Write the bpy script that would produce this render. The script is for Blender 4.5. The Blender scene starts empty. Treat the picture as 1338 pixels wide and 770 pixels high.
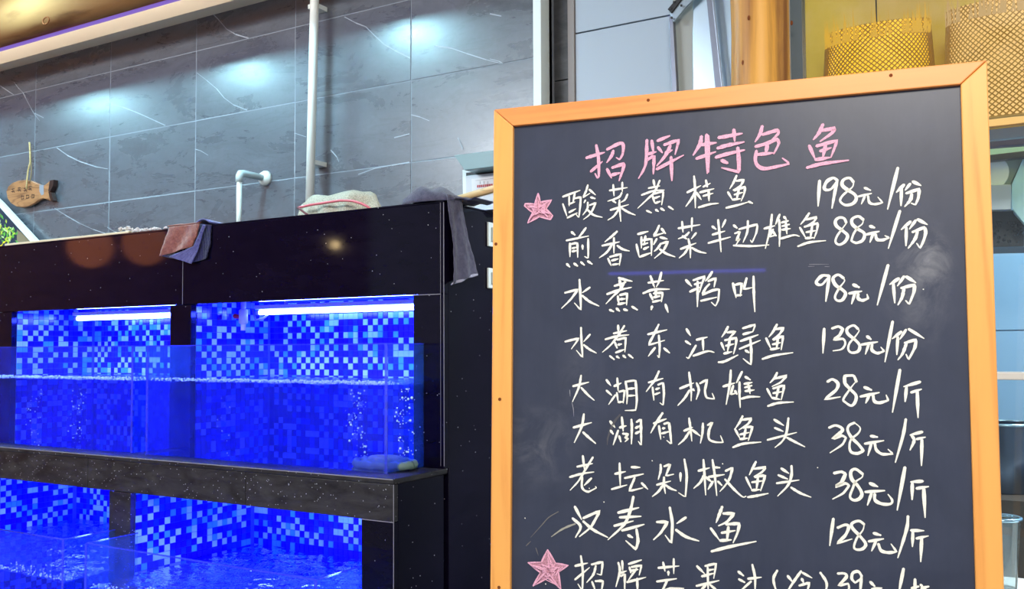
import bpy, bmesh, math, random
from mathutils import Vector, Matrix
random.seed(7)
S = bpy.context.scene
R = math.radians
# ------------------------------------------------------------ camera
FPX, YAW, PIT, ROLL, PPX, HOR = 1220., R(30.5), R(2.5), 0.005, 669., 457.
PPY = HOR - FPX*math.tan(PIT)
fw = Vector((-math.sin(YAW)*math.cos(PIT), math.cos(YAW)*math.cos(PIT), math.sin(PIT)))
_r = Vector((math.cos(YAW), math.sin(YAW), 0)); _u = _r.cross(fw)
rt = _r*math.cos(ROLL)-_u*math.sin(ROLL); up = _u*math.cos(ROLL)+_r*math.sin(ROLL)
CAM = Vector((0, 0, 1.2))
cd = bpy.data.cameras.new('camera'); cam = bpy.data.objects.new('camera', cd)
S.collection.objects.link(cam); S.camera = cam
m = Matrix((rt, up, -fw)).transposed().to_4x4(); m.translation = CAM
cam.matrix_world = m
cd.sensor_width = 36; cd.lens = FPX/1338*36; cd.shift_x = 0; cd.shift_y = (PPY-385)/1338
cd.clip_start = .02
# ------------------------------------------------------------ world and lights
w = bpy.data.worlds.new('world'); S.world = w; w.use_nodes = True
w.node_tree.nodes['Background'].inputs[0].default_value = (.80, .88, 1, 1)
w.node_tree.nodes['Background'].inputs[1].default_value = .65
S.view_settings.view_transform = 'Standard'; S.view_settings.look = 'None'
S.view_settings.exposure = 0.0; S.view_settings.gamma = 1
S.cycles.transparent_max_bounces = 24; S.cycles.max_bounces = 8
def area(name, loc, tgt, sx, sy, col, e, shape='RECTANGLE'):
    l = bpy.data.lights.new(name, 'AREA'); l.shape = shape; l.size = sx
    if shape == 'RECTANGLE': l.size_y = sy
    l.color = col; l.energy = e
    o = bpy.data.objects.new(name, l); S.collection.objects.link(o); o.location = loc
    o.rotation_euler = (Vector(tgt)-Vector(loc)).to_track_quat('-Z', 'Y').to_euler(); return o
area('added_room_light', (.6, -1.2, 3.2), (-.1, 1.6, 1.2), 1.3, .7, (1, .93, .82), 120)  # unseen key light added to light the board
area('added_room_light', (-4.4, -.9, 3.36), (-4.1, 3.6, 2.2), 2.4, .7, (.84, .92, 1), 200)  # unseen fill added to brighten the tiled wall
area('trim_fill_light', (-5.6, 3.50, 3.44), (-5.6, 3.72, 3.33), 5.0, .03, (1, .93, .80), 8.5)  # unseen strip light added behind the log to brighten the cream trim
# ------------------------------------------------------------ helpers
def ray(x, y): return fw+rt*((x-PPX)/FPX)-up*((y-PPY)/FPX)
def PY(x, y, Yp): d = ray(x, y); return CAM+d*(Yp/d.y)
def PX(x, y, Xp): d = ray(x, y); return CAM+d*(Xp/d.x)
C = S.collection
def link(o, parent=None):
    C.objects.link(o)
    if parent: o.parent = parent
    return o
def empty(name, loc=(0, 0, 0)):
    o = bpy.data.objects.new(name, None); o.empty_display_size = .1; o.location = loc; return link(o)
def tag(o, label=None, cat=None, group=None, kind=None):
    if label: o['label'] = label
    if cat: o['category'] = cat
    if group: o['group'] = group
    if kind: o['kind'] = kind
    return o
class MB:
    def __init__(s): s.v, s.f, s.mi = [], [], []
    def add(s, vs, fs, m=0):
        n = len(s.v); s.v += [tuple(v) for v in vs]; s.f += [tuple(n+i for i in f) for f in fs]; s.mi += [m]*len(fs); return s
    def box(s, a, b, m=0):
        x0, y0, z0 = a; x1, y1, z1 = b
        return s.add([(x0,y0,z0),(x1,y0,z0),(x1,y1,z0),(x0,y1,z0),(x0,y0,z1),(x1,y0,z1),(x1,y1,z1),(x0,y1,z1)],
              [(0,3,2,1),(4,5,6,7),(0,1,5,4),(1,2,6,5),(2,3,7,6),(3,0,4,7)], m)
    def prism(s, pts, off, m=0):
        n = len(pts); pts = [Vector(p) for p in pts]; off = Vector(off)
        return s.add(pts+[p+off for p in pts], [tuple(range(n)), tuple(range(2*n-1, n-1, -1))]+[((i+1)%n, i, n+i, n+(i+1)%n) for i in range(n)], m)
    def tube(s, pts, r, n=12, m=0, cap=True):
        pts = [Vector(p) for p in pts]; rr = r if isinstance(r, (list, tuple)) else [r]*len(pts)
        rings = []; ref = None
        for i, p in enumerate(pts):
            t = (pts[min(i+1, len(pts)-1)]-pts[max(i-1, 0)]).normalized()
            if ref is None:
                ref = Vector((0, 0, 1)) if abs(t.z) < .9 else Vector((1, 0, 0))
            a = t.cross(ref)
            if a.length < 1e-4: a = t.cross(Vector((0, 1, 0)))
            a.normalize(); b = a.cross(t).normalized(); ref = b
            rings.append([p+(a*math.cos(2*math.pi*k/n)+b*math.sin(2*math.pi*k/n))*rr[i] for k in range(n)])
        vs = [v for g in rings for v in g]; fs = []
        for i in range(len(pts)-1):
            for k in range(n): fs.append((i*n+k, i*n+(k+1)%n, (i+1)*n+(k+1)%n, (i+1)*n+k))
        if cap: fs += [tuple(range(n))[::-1], tuple((len(pts)-1)*n+k for k in range(n))]
        return s.add(vs, fs, m)
    def sphere(s, c, r, n=6, q=4, m=0, sc=(1, 1, 1)):
        c = Vector(c); vs = [c+Vector((0, 0, r*sc[2]))]
        for j in range(1, q):
            for k in range(n):
                th = math.pi*j/q; ph = 2*math.pi*k/n
                vs.append(c+Vector((r*math.sin(th)*math.cos(ph)*sc[0], r*math.sin(th)*math.sin(ph)*sc[1], r*math.cos(th)*sc[2])))
        vs.append(c-Vector((0, 0, r*sc[2]))); fs = [(0, 1+k, 1+(k+1)%n) for k in range(n)]
        for j in range(q-2):
            for k in range(n): a = 1+j*n; fs.append((a+k, a+n+k, a+n+(k+1)%n, a+(k+1)%n))
        a = 1+(q-2)*n; fs += [(len(vs)-1, a+(k+1)%n, a+k) for k in range(n)]
        return s.add(vs, fs, m)
    def grid(s, fn, nu, nv, m=0):
        vs = [fn(i/nu, j/nv) for j in range(nv+1) for i in range(nu+1)]
        return s.add(vs, [(j*(nu+1)+i, j*(nu+1)+i+1, (j+1)*(nu+1)+i+1, (j+1)*(nu+1)+i) for j in range(nv) for i in range(nu)], m)
    def build(s, name, mats, parent=None, smooth=False, bevel=0, solid=0, sub=0, auto=False):
        me = bpy.data.meshes.new(name); me.from_pydata(s.v, [], s.f)
        mats = mats if isinstance(mats, (list, tuple)) else [mats]
        for q in mats: me.materials.append(q)
        me.polygons.foreach_set('material_index', s.mi)
        if smooth: me.polygons.foreach_set('use_smooth', [True]*len(s.f))
        bm = bmesh.new(); bm.from_mesh(me); bmesh.ops.recalc_face_normals(bm, faces=bm.faces); bm.to_mesh(me); bm.free()
        me.update(); o = bpy.data.objects.new(name, me); link(o, parent)
        if solid: q = o.modifiers.new('s', 'SOLIDIFY'); q.thickness = solid; q.offset = 0
        if bevel: q = o.modifiers.new('b', 'BEVEL'); q.width = bevel; q.segments = 2; q.limit_method = 'ANGLE'
        if sub: q = o.modifiers.new('u', 'SUBSURF'); q.levels = q.render_levels = sub
        return o
def box(name, a, b, mt, parent=None, bevel=0): return MB().box(a, b).build(name, mt, parent, bevel=bevel)
def pprism(name, pts, Yp, t, mt, parent=None, bevel=0):
    return MB().prism([PY(x, y, Yp) for x, y in pts], (0, t, 0)).build(name, mt, parent, bevel=bevel)
# ------------------------------------------------------------ materials
def mat(name, col=(.5, .5, .5), rough=.5, metal=0, **k):
    M = bpy.data.materials.new(name); M.use_nodes = True; b = M.node_tree.nodes['Principled BSDF']
    b.inputs['Base Color'].default_value = (*col, 1); b.inputs['Roughness'].default_value = rough; b.inputs['Metallic'].default_value = metal
    for kk, v in k.items(): b.inputs[kk.replace('_', ' ')].default_value = v
    return M
class NT:
    def __init__(s, M): s.t = M.node_tree; s.b = s.t.nodes.get('Principled BSDF'); s.out = s.t.nodes.get('Material Output')
    def n(s, ty, ins={}, **at):
        x = s.t.nodes.new('ShaderNode'+ty)
        for k, v in at.items(): setattr(x, k, v)
        for k, v in ins.items():
            if hasattr(v, 'is_output'): s.t.links.new(v, x.inputs[k])
            else: x.inputs[k].default_value = v
        return x
    def l(s, a, b): s.t.links.new(a, b)
    def ramp(s, fac, st):
        x = s.n('ValToRGB', {0: fac}); e = x.color_ramp.elements
        while len(e) < len(st): e.new(.5)
        for i, (p, c) in enumerate(st): e[i].position = p; e[i].color = (*c, 1) if len(c) == 3 else c
        return x.outputs[0]
    def map(s, sc=(1, 1, 1), rot=(0, 0, 0), obj=False, loc=(0, 0, 0)):
        src = s.n('TexCoord').outputs['Object'] if obj else s.n('NewGeometry').outputs['Position']
        return s.n('Mapping', {0: src, 'Scale': sc, 'Rotation': rot, 'Location': loc}).outputs[0]
    def noise(s, vec, scale, det=4, rough=.55, dist=0): return s.n('TexNoise', {'Vector': vec, 'Scale': scale, 'Detail': det, 'Roughness': rough, 'Distortion': dist}).outputs[0]
    def mul(s, a, b, f=1.): x = s.n('Mix', {0: f, 6: a, 7: b}, data_type='RGBA', blend_type='MULTIPLY'); return x.outputs[2]
    def mix(s, f, a, b): x = s.n('Mix', {0: f, 6: a, 7: b}, data_type='RGBA'); return x.outputs[2]
    def bump(s, h, st=.3, d=.01): x = s.n('Bump', {'Height': h, 'Strength': st, 'Distance': d}); s.l(x.outputs[0], s.b.inputs['Normal'])
    def col(s, c): s.l(c, s.b.inputs['Base Color'])
def emis(name, col, st):
    M = mat(name, (0, 0, 0)); b = M.node_tree.nodes['Principled BSDF']
    b.inputs['Emission Color'].default_value = (*col, 1); b.inputs['Emission Strength'].default_value = st; return M
def wood(name, c1, c2, grain, rough=.45, rot=(0, 0, 0), obj=False, k=.35, lo=.22):
    M = mat(name, c1, rough); t = NT(M); v = t.map(grain, rot, obj)
    a = t.noise(v, 1.0, 6, .6, .5); v2 = t.map(tuple(g*.28 for g in grain), rot, obj)
    b = t.n('Math', {0: t.n('Math', {0: t.noise(v2, 1.0, 2, .5, .8), 1: 46.}, operation='MULTIPLY').outputs[0]}, operation='SINE').outputs[0]
    b = t.n('MapRange', {0: b, 1: -1., 2: 1.}).outputs[0]
    mx = t.n('Mix', {0: k, 2: a, 3: b}, data_type='FLOAT').outputs[0]
    c = t.ramp(mx, [(lo, c2), (lo+.24, c1), (.8, tuple(min(1, x*1.10) for x in c1))])
    t.col(c); t.bump(a, .05, .002); return M
# pine frame: grain along board rails
pineV = wood('pine_upright', (.92, .42, .10), (.76, .29, .06), (34, 34, 2.2), .42, k=.22)
pineH = wood('pine_crosswise', (.90, .33, .09), (.74, .22, .055), (2.4, 2.4, 40), .42, k=.14)
logM = wood('varnished_log', (.80, .38, .05), (.26, .09, .02), (13, 13, .9), .45, k=.12, lo=.37)
beamM = wood('brown_beam', (.34, .16, .06), (.13, .05, .02), (1.6, 9, 9), .75, k=.12)
beamM.node_tree.nodes['Principled BSDF'].inputs['Specular IOR Level'].default_value = .12
plankM = wood('red_brown_planks', (.42, .12, .05), (.22, .05, .02), (3, 3, 30), .45)
knotM = mat('knot', (.20, .06, .02), .8, Specular_IOR_Level=.05); bamboo = wood('bamboo_pole', (.75, .48, .22), (.55, .32, .12), (8, 40, 40), .4)
fishM = wood('stained_fish_wood', (.42, .19, .08), (.22, .09, .04), (6, 30, 30), .4)
darkwood = mat('dark_brown_wood', (.03, .012, .01), .4)
ropeM = wood('straw_rope', (.62, .45, .2), (.4, .25, .1), (60, 60, 60), .8)
# slate
slate = mat('slate', (.034, .038, .058), .36, Coat_Weight=.35, Coat_Roughness=.03); t = NT(slate); v = t.map((1, 1, 1), obj=True)
n1 = t.noise(v, 5, 6, .65, .6); n2 = t.noise(t.map((60, 60, 9), obj=True), 1, 4, .6)
c = t.ramp(n1, [(.3, (.014, .020, .046)), (.6, (.023, .031, .066)), (.85, (.038, .046, .084))])
c = t.mix(t.n('Math', {0: n2, 1: .16}, operation='MULTIPLY').outputs[0], c, (.13, .13, .15, 1)); 
sm = t.n('MapRange', {0: t.noise(v, 16, 6, .7, .8), 1: .42, 2: .72, 3: 0., 4: 1.}).outputs[0]
for (bx, bz, rx, rz, st) in ((.715, -.30, .035, .05, .55), (.70, -.33, .06, .12, .3), (.08, -.60, .10, .09, .22), (.16, -.50, .05, .12, .12)):
    mp = t.n('Mapping', {0: t.n('TexCoord').outputs['Object'], 'Scale': (1/rx, .001, 1/rz), 'Location': (-bx/rx, 0, -bz/rz)}).outputs[0]
    g = t.n('TexGradient', {0: mp}, gradient_type='SPHERICAL').outputs[1]
    g = t.n('Math', {0: t.n('Math', {0: g, 1: sm}, operation='MULTIPLY').outputs[0], 1: st}, operation='MULTIPLY').outputs[0]
    c = t.mix(g, c, (.42, .42, .44, 1))
t.col(c)
def chalk(name, c1, c2):
    M = mat(name, c1, .95, Specular_IOR_Level=.1); t = NT(M); v = t.map((1, 1, 1), obj=True)
    n_ = t.noise(v, 420, 3, .7); t.col(t.ramp(n_, [(.32, c2), (.52, c1)])); return M
chW = chalk('cream_white_chalk', (.96, .94, .84), (.80, .78, .68)); chP = chalk('pink_chalk', (.90, .47, .62), (.55, .28, .40))
chPs = chalk('pink_chalk_scribble', (.62, .30, .38), (.22, .12, .17)); chG = mat('faint_grey_chalk', (.16, .15, .15), .9)
NT(chPs).b
# black granite
def granite(name, base, dust, rough, keep_=.945, spec=.16):
    M = mat(name, base, rough, Specular_IOR_Level=spec); t = NT(M); v = t.map()
    vo = t.n('TexVoronoi', {'Vector': t.map((1, 1, 1), (.5, .7, .3)), 'Scale': 110. if keep_ < .9 else 75.}); d = vo.outputs['Distance']; cc = vo.outputs['Color']
    sz = t.n('Math', {0: cc, 1: .24 if keep_ < .9 else .15}, operation='MULTIPLY').outputs[0]
    keep = t.n('Math', {0: t.n('SeparateColor', {0: cc}).outputs[1], 1: keep_}, operation='GREATER_THAN').outputs[0]
    sp = t.n('Math', {0: d, 1: sz}, operation='LESS_THAN').outputs[0]; sp = t.n('Math', {0: sp, 1: keep}, operation='MULTIPLY').outputs[0]
    n_ = t.noise(t.map((3, 3, 9)), 2.2, 6, .7, .5)
    c = t.ramp(n_, [(.35, base), (.75, dust)]); t.col(t.mix(sp, c, (.55, .55, .60, 1)))
    t.l(t.ramp(n_, [(.3, (rough,)*3), (.7, (min(1, rough+(.18 if keep_ < .9 else .03)),)*3)]), t.b.inputs['Roughness']); return M
gran = granite('polished_black_granite', (.003, .002, .009), (.006, .004, .014), .05)  # navy in the base colour stands in for blue glare on black stone
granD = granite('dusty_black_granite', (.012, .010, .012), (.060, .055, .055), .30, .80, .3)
seamM = mat('pale_seam', (.30, .28, .32), .6)
# wall tile
tileM = mat('grey_stone_tile', (.13, .15, .18), .30, Specular_IOR_Level=.9); t = NT(tileM); oi = t.n('ObjectInfo')
off = t.n('VectorMath', {0: t.map((1, 1, 1)), 1: t.n('CombineXYZ', {0: t.n('Math', {0: oi.outputs['Random'], 1: 9.}, operation='MULTIPLY').outputs[0]}).outputs[0]}, operation='ADD').outputs[0]
st = t.n('Mapping', {0: off, 'Scale': (1.6, 1, 5.2), 'Rotation': (0, R(16), 0)}).outputs[0]
a = t.noise(st, 1.3, 12, .70, .55); b_ = t.noise(off, 30, 6, .75)
ws = t.n('Math', {0: t.n('Math', {0: t.noise(t.n('Mapping', {0: off, 'Scale': (1.2, 1, 4.6), 'Rotation': (0, R(20), 0), 'Location': (4, 2, 1)}).outputs[0], 1.6, 5, .6, .9), 1: .5}, operation='SUBTRACT').outputs[0]}, operation='ABSOLUTE').outputs[0]
ws = t.n('MapRange', {0: ws, 1: .0, 2: .035, 3: .38, 4: 0.}).outputs[0]
c = t.ramp(a, [(.22, (.052, .058, .074)), (.44, (.094, .105, .128)), (.60, (.112, .125, .152)), (.85, (.20, .215, .25))])
c = t.mix(ws, c, (.035, .04, .052, 1))
t.col(t.mix(.28, c, t.ramp(b_, [(.3, (.06, .064, .08)), (.7, (.16, .17, .20))])))
t.l(t.ramp(a, [(.3, (.24,)*3), (.7, (.33,)*3)]), t.b.inputs['Roughness']); t.bump(a, .10, .01)
tileD = mat('dark_stone_tile', (.04, .042, .045), .4); t = NT(tileD); a = t.noise(t.map((2, 1, 4)), 3, 8, .65, .8)
t.col(t.ramp(a, [(.35, (.025, .026, .03)), (.7, (.08, .08, .085))]))
grout = mat('pale_grout', (.27, .30, .35), .8); veinM = mat('white_vein', (.42, .46, .52), .5)
cream = mat('cream_paint', (.82, .74, .62), .6); whiteP = mat('white_paint', (.80, .83, .82), .5)
pvc = mat('white_pvc', (.78, .82, .78), .35); panelW = mat('pale_blue_white_panel', (.40, .47, .56), .4)
panelG = mat('grey_edge_strip', (.26, .23, .22), .5); steel = mat('brushed_steel', (.55, .66, .74), .32, 1.)
steelD = mat('dull_steel_edge', (.22, .23, .28), .4, .8); beige = mat('beige_grey_sheet', (.40, .42, .40), .5)
blk = mat('black_rubber', (.012, .012, .016), .5); black_steel = mat('dark_bar', (.02, .02, .025), .4)
floorM = mat('floor_tile', (.22, .21, .20), .35); ceilM = mat('white_ceiling', (.62, .60, .56), .8)
# tank materials
LED = emis('blue_led_tube', (.019, .034, 1), 250.)
glowV = emis('violet_glow', (.40, .22, 1), .55)
tb = [mat('deep_blue_glass_tile', (.010, .001, .42), .16), mat('blue_glass_tile', (.008, .03, .70), .16),
      mat('sky_blue_glass_tile', (.08, .55, .85), .16), mat('pale_glass_tile', (.48, .95, .95), .16)]
groutB = mat('blue_grey_grout', (.05, .10, .45), .6); liner = mat('blue_plastic_liner', (.03, .004, .45), .7, Specular_IOR_Level=.05)
def thin(name, tint, dcol, dfac, gl=.06, rough=.03, wave=0):
    M = bpy.data.materials.new(name); M.use_nodes = True; t = NT(M); t.t.nodes.remove(t.b)
    tr = t.n('BsdfTransparent', {0: (*tint, 1)}); df = t.n('BsdfDiffuse', {0: (*dcol, 1)}); tl = t.n('BsdfTranslucent', {0: (*dcol, 1)})
    g = t.n('BsdfGlossy', {0: (1, 1, 1, 1), 1: rough}); d2 = t.n('MixShader', {0: .5, 1: df.outputs[0], 2: tl.outputs[0]})
    nz = t.noise(t.map((1, 1, 1)), 9, 5, .6, .6)
    fac = t.n('Math', {0: nz, 1: dfac*2}, operation='MULTIPLY').outputs[0]
    m1 = t.n('MixShader', {0: fac, 1: tr.outputs[0], 2: d2.outputs[0]})
    fr = t.n('Fresnel', {0: 1.18}).outputs[0]; fr = t.n('Math', {0: fr, 1: gl}, operation='ADD').outputs[0]
    if wave:
        bp = t.n('Bump', {'Height': t.noise(t.map((1, 1, 1)), wave, 3, .6, 1.), 'Strength': .3, 'Distance': .02})
        for q in (g, df): t.l(bp.outputs[0], q.inputs['Normal'])
    m2 = t.n('MixShader', {0: fr if not wave else t.n('Math', {0: fr, 1: .15}, operation='ADD').outputs[0], 1: m1.outputs[0], 2: g.outputs[0]}); t.l(m2.outputs[0], t.out.inputs[0]); return M
glass = thin('wet_tank_glass', (.92, .95, 1), (.06, .16, .9), .15, .0)  # blue haze in both wet glasses also stands in for the tank glow
glassS = thin('wet_tank_side_glass', (.85, .93, 1), (.06, .25, 1), .22, .0)
glassE = thin('glass_edge', (.5, .6, 1), (.15, .2, 1), .35, .05)
water = thin('blue_tank_water', (.62, .60, .98), (.03, .004, .8), .09, .0)
waterT = thin('rippling_water_top', (.80, .88, 1), (.03, .05, .9), .14, .02, .06, 14)
foamM = mat('froth', (.65, .85, .95), .3); bubM = mat('air_bubble', (.6, .85, 1), .1)
clearM = thin('window_glass', (.93, .96, .97), (.5, .5, .5), .01, .02)
# ------------------------------------------------------------ setting
ZC = 3.46
fl = tag(box('floor', (-8.2, -4, -.1), (3.5, 5.6, 0), floorM), kind='structure')
tag(box('ceiling', (-8.2, -4, ZC), (3.5, 5.6, ZC+.1), ceilM), kind='structure')
wl = tag(box('wall_left', (-8.2, -4, 0), (-8.05, 4, ZC), grout), kind='structure')
for i in range(16):
    for j in range(1): box('plank', (-8.05, -4+i*.5+.005, 0), (-8.03, -4+(i+1)*.5-.005, ZC), plankM, wl)
wb = tag(box('wall_back', (-8.2, 3.8012, 0), (-2.03, 3.99, ZC), grout), kind='structure')
tm = MB().box((0, 0, 0), (.792, .010, .417)).build('stone_tile', tileM, wb, bevel=.0015)
xs = [-2.03-.7975*k for k in range(1, 9)]; zs = [1.31, 1.732, 2.154, 2.576, 2.998]
first = True
for x in xs:
    for z in zs:
        o = tm if first else link(tm.copy(), wb); first = False
        o.location = (max(x, -8.02)+.002, 3.800+random.uniform(-.0012, .0012), z+.0015)
vm = MB()
VEINS = ["18,107 24,115 30,121 36,133 44,148 52,158", "0,112 9,118 18,124", "275,15 285,25 296,38 308,45 325,50", "257,95 270,105 283,116 293,128 305,137 323,144",
 "144,136 160,140 176,146 190,152 203,158 216,164", "450,22 465,30 478,35 490,47 502,58 516,66 536,76", "568,60 590,63 610,70 635,78 655,83",
 "45,148 57,154", "74,193 88,203 104,211 125,218 141,221", "71,272 85,281 104,292 122,300 140,306", "255,195 262,197 272,203", "385,174 400,179", "537,150 549,153 561,158",
 "140,297 148,302 156,305", "640,18 655,21", "640,77 652,80 657,83", "598,180 602,187 605,195", "515,180 535,175", "432,196 440,205 443,212", "468,228 490,220 512,216 535,212"]
for q in VEINS:
    p = [tuple(map(float, a.split(','))) for a in q.split()]
    pp = [PY(x, y, 3.7975) for x, y in p]
    for i in range(len(pp)-1):
        a, b = pp[i], pp[i+1]; d = (b-a).normalized(); nn = Vector((-d.z, 0, d.x))*(.0014+.0022*random.random())
        vm.add([a-nn, b-nn*.8, b+nn*.8, a+nn], [(0, 1, 2, 3)])
vo = vm.build('marble_veins', veinM, wb); vo['kind'] = 'stuff'
# fine dark drifting veins and scratches
tr = tag(box('trim_1', (-8.1, 3.70, 3.19), (-2.07, 3.80, ZC), cream), kind='structure')
tag(box('trim_2', (-2.072, 3.72, 0), (-2.03, 3.83, ZC), mat('white_corner_trim', (.80, .86, .86), .4), bevel=.003), kind='structure')
wr = tag(box('wall_recess', (-2.03, 3.86, 0), (-.81, 3.99, ZC), tileD), kind='structure')
wr.name = 'wall_back_right'
for z in (2.05, 2.46, 2.87): box('stone_tile', (-2.028, 3.846, z+.003), (-1.93, 3.86, z+.407), tileD, wr)
wp = empty('wall_panelling'); wp.name = 'wall_right_panel'; tag(wp, kind='structure')
za = PY(752, 44, 3.80).z
box('edge_strip', (-1.928, 3.79, 0), (-1.894, 3.86, ZC), panelG, wp, .002)
box('white_panel', (-1.893, 3.80, 0), (-1.05, 3.86, za-.003), panelW, wp, .002)
box('white_panel', (-1.893, 3.80, za+.003), (-1.05, 3.86, ZC), panelW, wp, .002)
tag(wp)
# ceiling downlights (real, over the tiled wall)
for i, (x, z) in enumerate(((-6.86, 3.40), (-5.16, 3.36), (-3.60, 3.40))):
    d = empty('ceiling_downlight', (x, 2.8, 3.35))
    tag(d, ['round downlight over the far left end of the tiled wall', 'round downlight above the middle of the fish tanks', 'round downlight above the right end of the fish tanks'][i], 'lamp', 'downlights in a row over the tanks')
    dm = MB().tube([(0, 0, .0), (0, 0, .11)], .13, 20); dm.build('lamp_housing', whiteP, d, smooth=False)
    lm = MB().tube([(0, 0, -.006), (0, 0, -.001)], .115, 20); lm.build('lamp_lens', emis('cool_white_lens', (.42, .84, 1), 330.), d)
# log beam under the ceiling
bm_ = empty('log_beam', (-4, 3.33, 3.25)); tag(bm_, 'thick brown log beam running along the top of the tiled wall', 'beam')
pts = [(-4.2+i*.35, .004*math.sin(i*1.7), .005*math.sin(i*2.3)) for i in range(16)]
MB().tube(pts, [.15+.005*math.sin(i*1.3) for i in range(16)], 28).build('log', beamM, bm_, smooth=True)
kk = PY(60, 27, 3.19)-Vector((-4, 3.33, 3.25))
MB().tube([kk+Vector((.03*math.cos(a*math.pi/6), 0, .02*math.sin(a*math.pi/6))) for a in range(13)], .004, 6, cap=False).build('knot_ring', knotM, bm_, smooth=True)
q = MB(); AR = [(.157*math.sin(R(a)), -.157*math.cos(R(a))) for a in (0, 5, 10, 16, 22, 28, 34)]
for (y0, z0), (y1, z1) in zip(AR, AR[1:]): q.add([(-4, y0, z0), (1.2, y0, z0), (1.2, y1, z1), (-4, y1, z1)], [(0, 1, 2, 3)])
q.build('violet_glow_band', glowV, bm_, smooth=True)  # emissive band laid on the log in place of violet light falling there
# ------------------------------------------------------------ tank cabinet
G, F = 2.62, 2.93; ML, MU = 3.33, 3.43
XL, XA0, XA1, XB0, XB1, XR = -4.96, -4.82, -3.57, -3.43, -2.171, -2.027
ZT, ZF, ZLb, ZLt, ZG = 1.765, 1.415, .60, .75, .02
cab = empty('fish_tank_cabinet', (-3.5, 3.2, 0)); tag(cab, 'long black granite fish tank stand with two rows of blue lit tanks', 'fish tank')
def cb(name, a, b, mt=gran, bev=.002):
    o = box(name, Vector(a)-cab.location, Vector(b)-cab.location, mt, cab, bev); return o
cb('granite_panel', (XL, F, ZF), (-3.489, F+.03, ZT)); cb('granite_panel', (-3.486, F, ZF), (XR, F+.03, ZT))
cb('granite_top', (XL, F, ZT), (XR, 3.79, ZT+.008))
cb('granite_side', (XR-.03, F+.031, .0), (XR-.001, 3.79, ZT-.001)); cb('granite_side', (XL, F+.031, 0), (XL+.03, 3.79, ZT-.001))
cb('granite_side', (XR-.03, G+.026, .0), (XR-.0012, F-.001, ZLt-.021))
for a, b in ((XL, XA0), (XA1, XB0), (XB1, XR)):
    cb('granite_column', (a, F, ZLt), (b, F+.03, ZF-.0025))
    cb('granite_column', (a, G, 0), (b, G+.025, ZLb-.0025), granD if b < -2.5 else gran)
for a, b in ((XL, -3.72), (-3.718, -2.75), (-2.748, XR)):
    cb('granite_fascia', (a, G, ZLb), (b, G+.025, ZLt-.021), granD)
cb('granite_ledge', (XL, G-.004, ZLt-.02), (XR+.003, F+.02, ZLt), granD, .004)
cb('seam', (XR-.0012, F-.0006, ZLt+.01), (XR+.0006, F+.0015, ZT), seamM, 0); cb('seam', (XR-.0012, G-.0006, 0.0), (XR+.0006, G+.0015, ZLt-.02), seamM, 0)
cb('seam', (XR-.016, F-.0006, ZLt+.01), (XR-.0148, F+.0015, ZT), seamM, 0)
cb('seam', (-3.4882, F-.0006, ZF), (-3.4868, F+.0015, ZT), seamM, 0); cb('seam', (XB1, F-.0006, ZF-.0028), (XR-.016, F+.0015, ZF-.0004), seamM, 0); cb('seam', (XB1, G-.0006, ZLb-.0028), (XR, G+.0015, ZLb-.0004), seamM, 0)
cb('seam', (XL+.0, G-.0048, ZLt-.004), (XR, G-.0042, ZLt-.001), seamM, 0)
cb('tank_floor', (XL, F+.02, ZLt-.03), (XR-.03, MU+.05, ZLt), liner, 0)
# blue lined boards that close each niche: top, back and sides, faced with mosaic
def mosaic(name, o0, du, dv, nrm, nu, nv, seed):
    rnd = random.Random(seed); q = MB(); o0 = Vector(o0)-cab.location; du = Vector(du); dv = Vector(dv); nrm = Vector(nrm)
    p = .0298; s_ = .0284; wts = (.50, .14, .14, .22)
    for i in range(nu):
        for j in range(nv):
            k = rnd.choices((0, 1, 2, 3), ((.74, .12, .06, .08), (.24, .14, .22, .40))[(i+j) % 2])[0]; h = .004+rnd.random()*.0006
            a = o0+du*(i*p)+dv*(j*p); ps = [a, a+du*s_, a+du*s_+dv*s_, a+dv*s_]; tp = [x+nrm*h+((o0+du*((i+.5)*p)+dv*((j+.5)*p))-x)*.04 for x in ps]
            q.add(ps+tp, [(4, 5, 6, 7), (0, 1, 5, 4), (1, 2, 6, 5), (2, 3, 7, 6), (3, 0, 4, 7)], k)
    ob = q.build(name, tb, cab); ob['kind'] = 'stuff'; return ob
sd = 3
for (x0, x1) in ((XA0, XA1), (XB0, XB1)):
    for (yf, ym, z0, z1) in ((F+.03, MU, ZLt, ZF+.035), (G+.025, ML, ZG, ZLb+.09)):
        z0_ = z0 if z0 > .1 else 0
        cb('niche_back', (x0-.04, ym, z0_), (x1+.04, ym+.02, z1), groutB, 0)
        cb('niche_side', (x0-.02, yf, z0_), (x0, ym, z1), groutB, 0)
        cb('niche_side', (x1, yf, z0_), (x1+.02, ym, z1), groutB, 0)
        cb('niche_ceiling', (x0-.02, yf, z1), (x1+.02, ym, z1+.02), liner, 0)
        nz = int((z1-z0)/.0298)
        mosaic('mosaic_tiles', (x0+.002, ym-.0002, z0+.002), (1, 0, 0), (0, 0, 1), (0, -1, 0), int((x1-x0)/.0298), nz, sd)
        mosaic('mosaic_tiles', (x0+.0002, yf+.002, z0+.002), (0, 1, 0), (0, 0, 1), (1, 0, 0), int((ym-yf)/.0298), nz, sd+1); sd += 2
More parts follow.
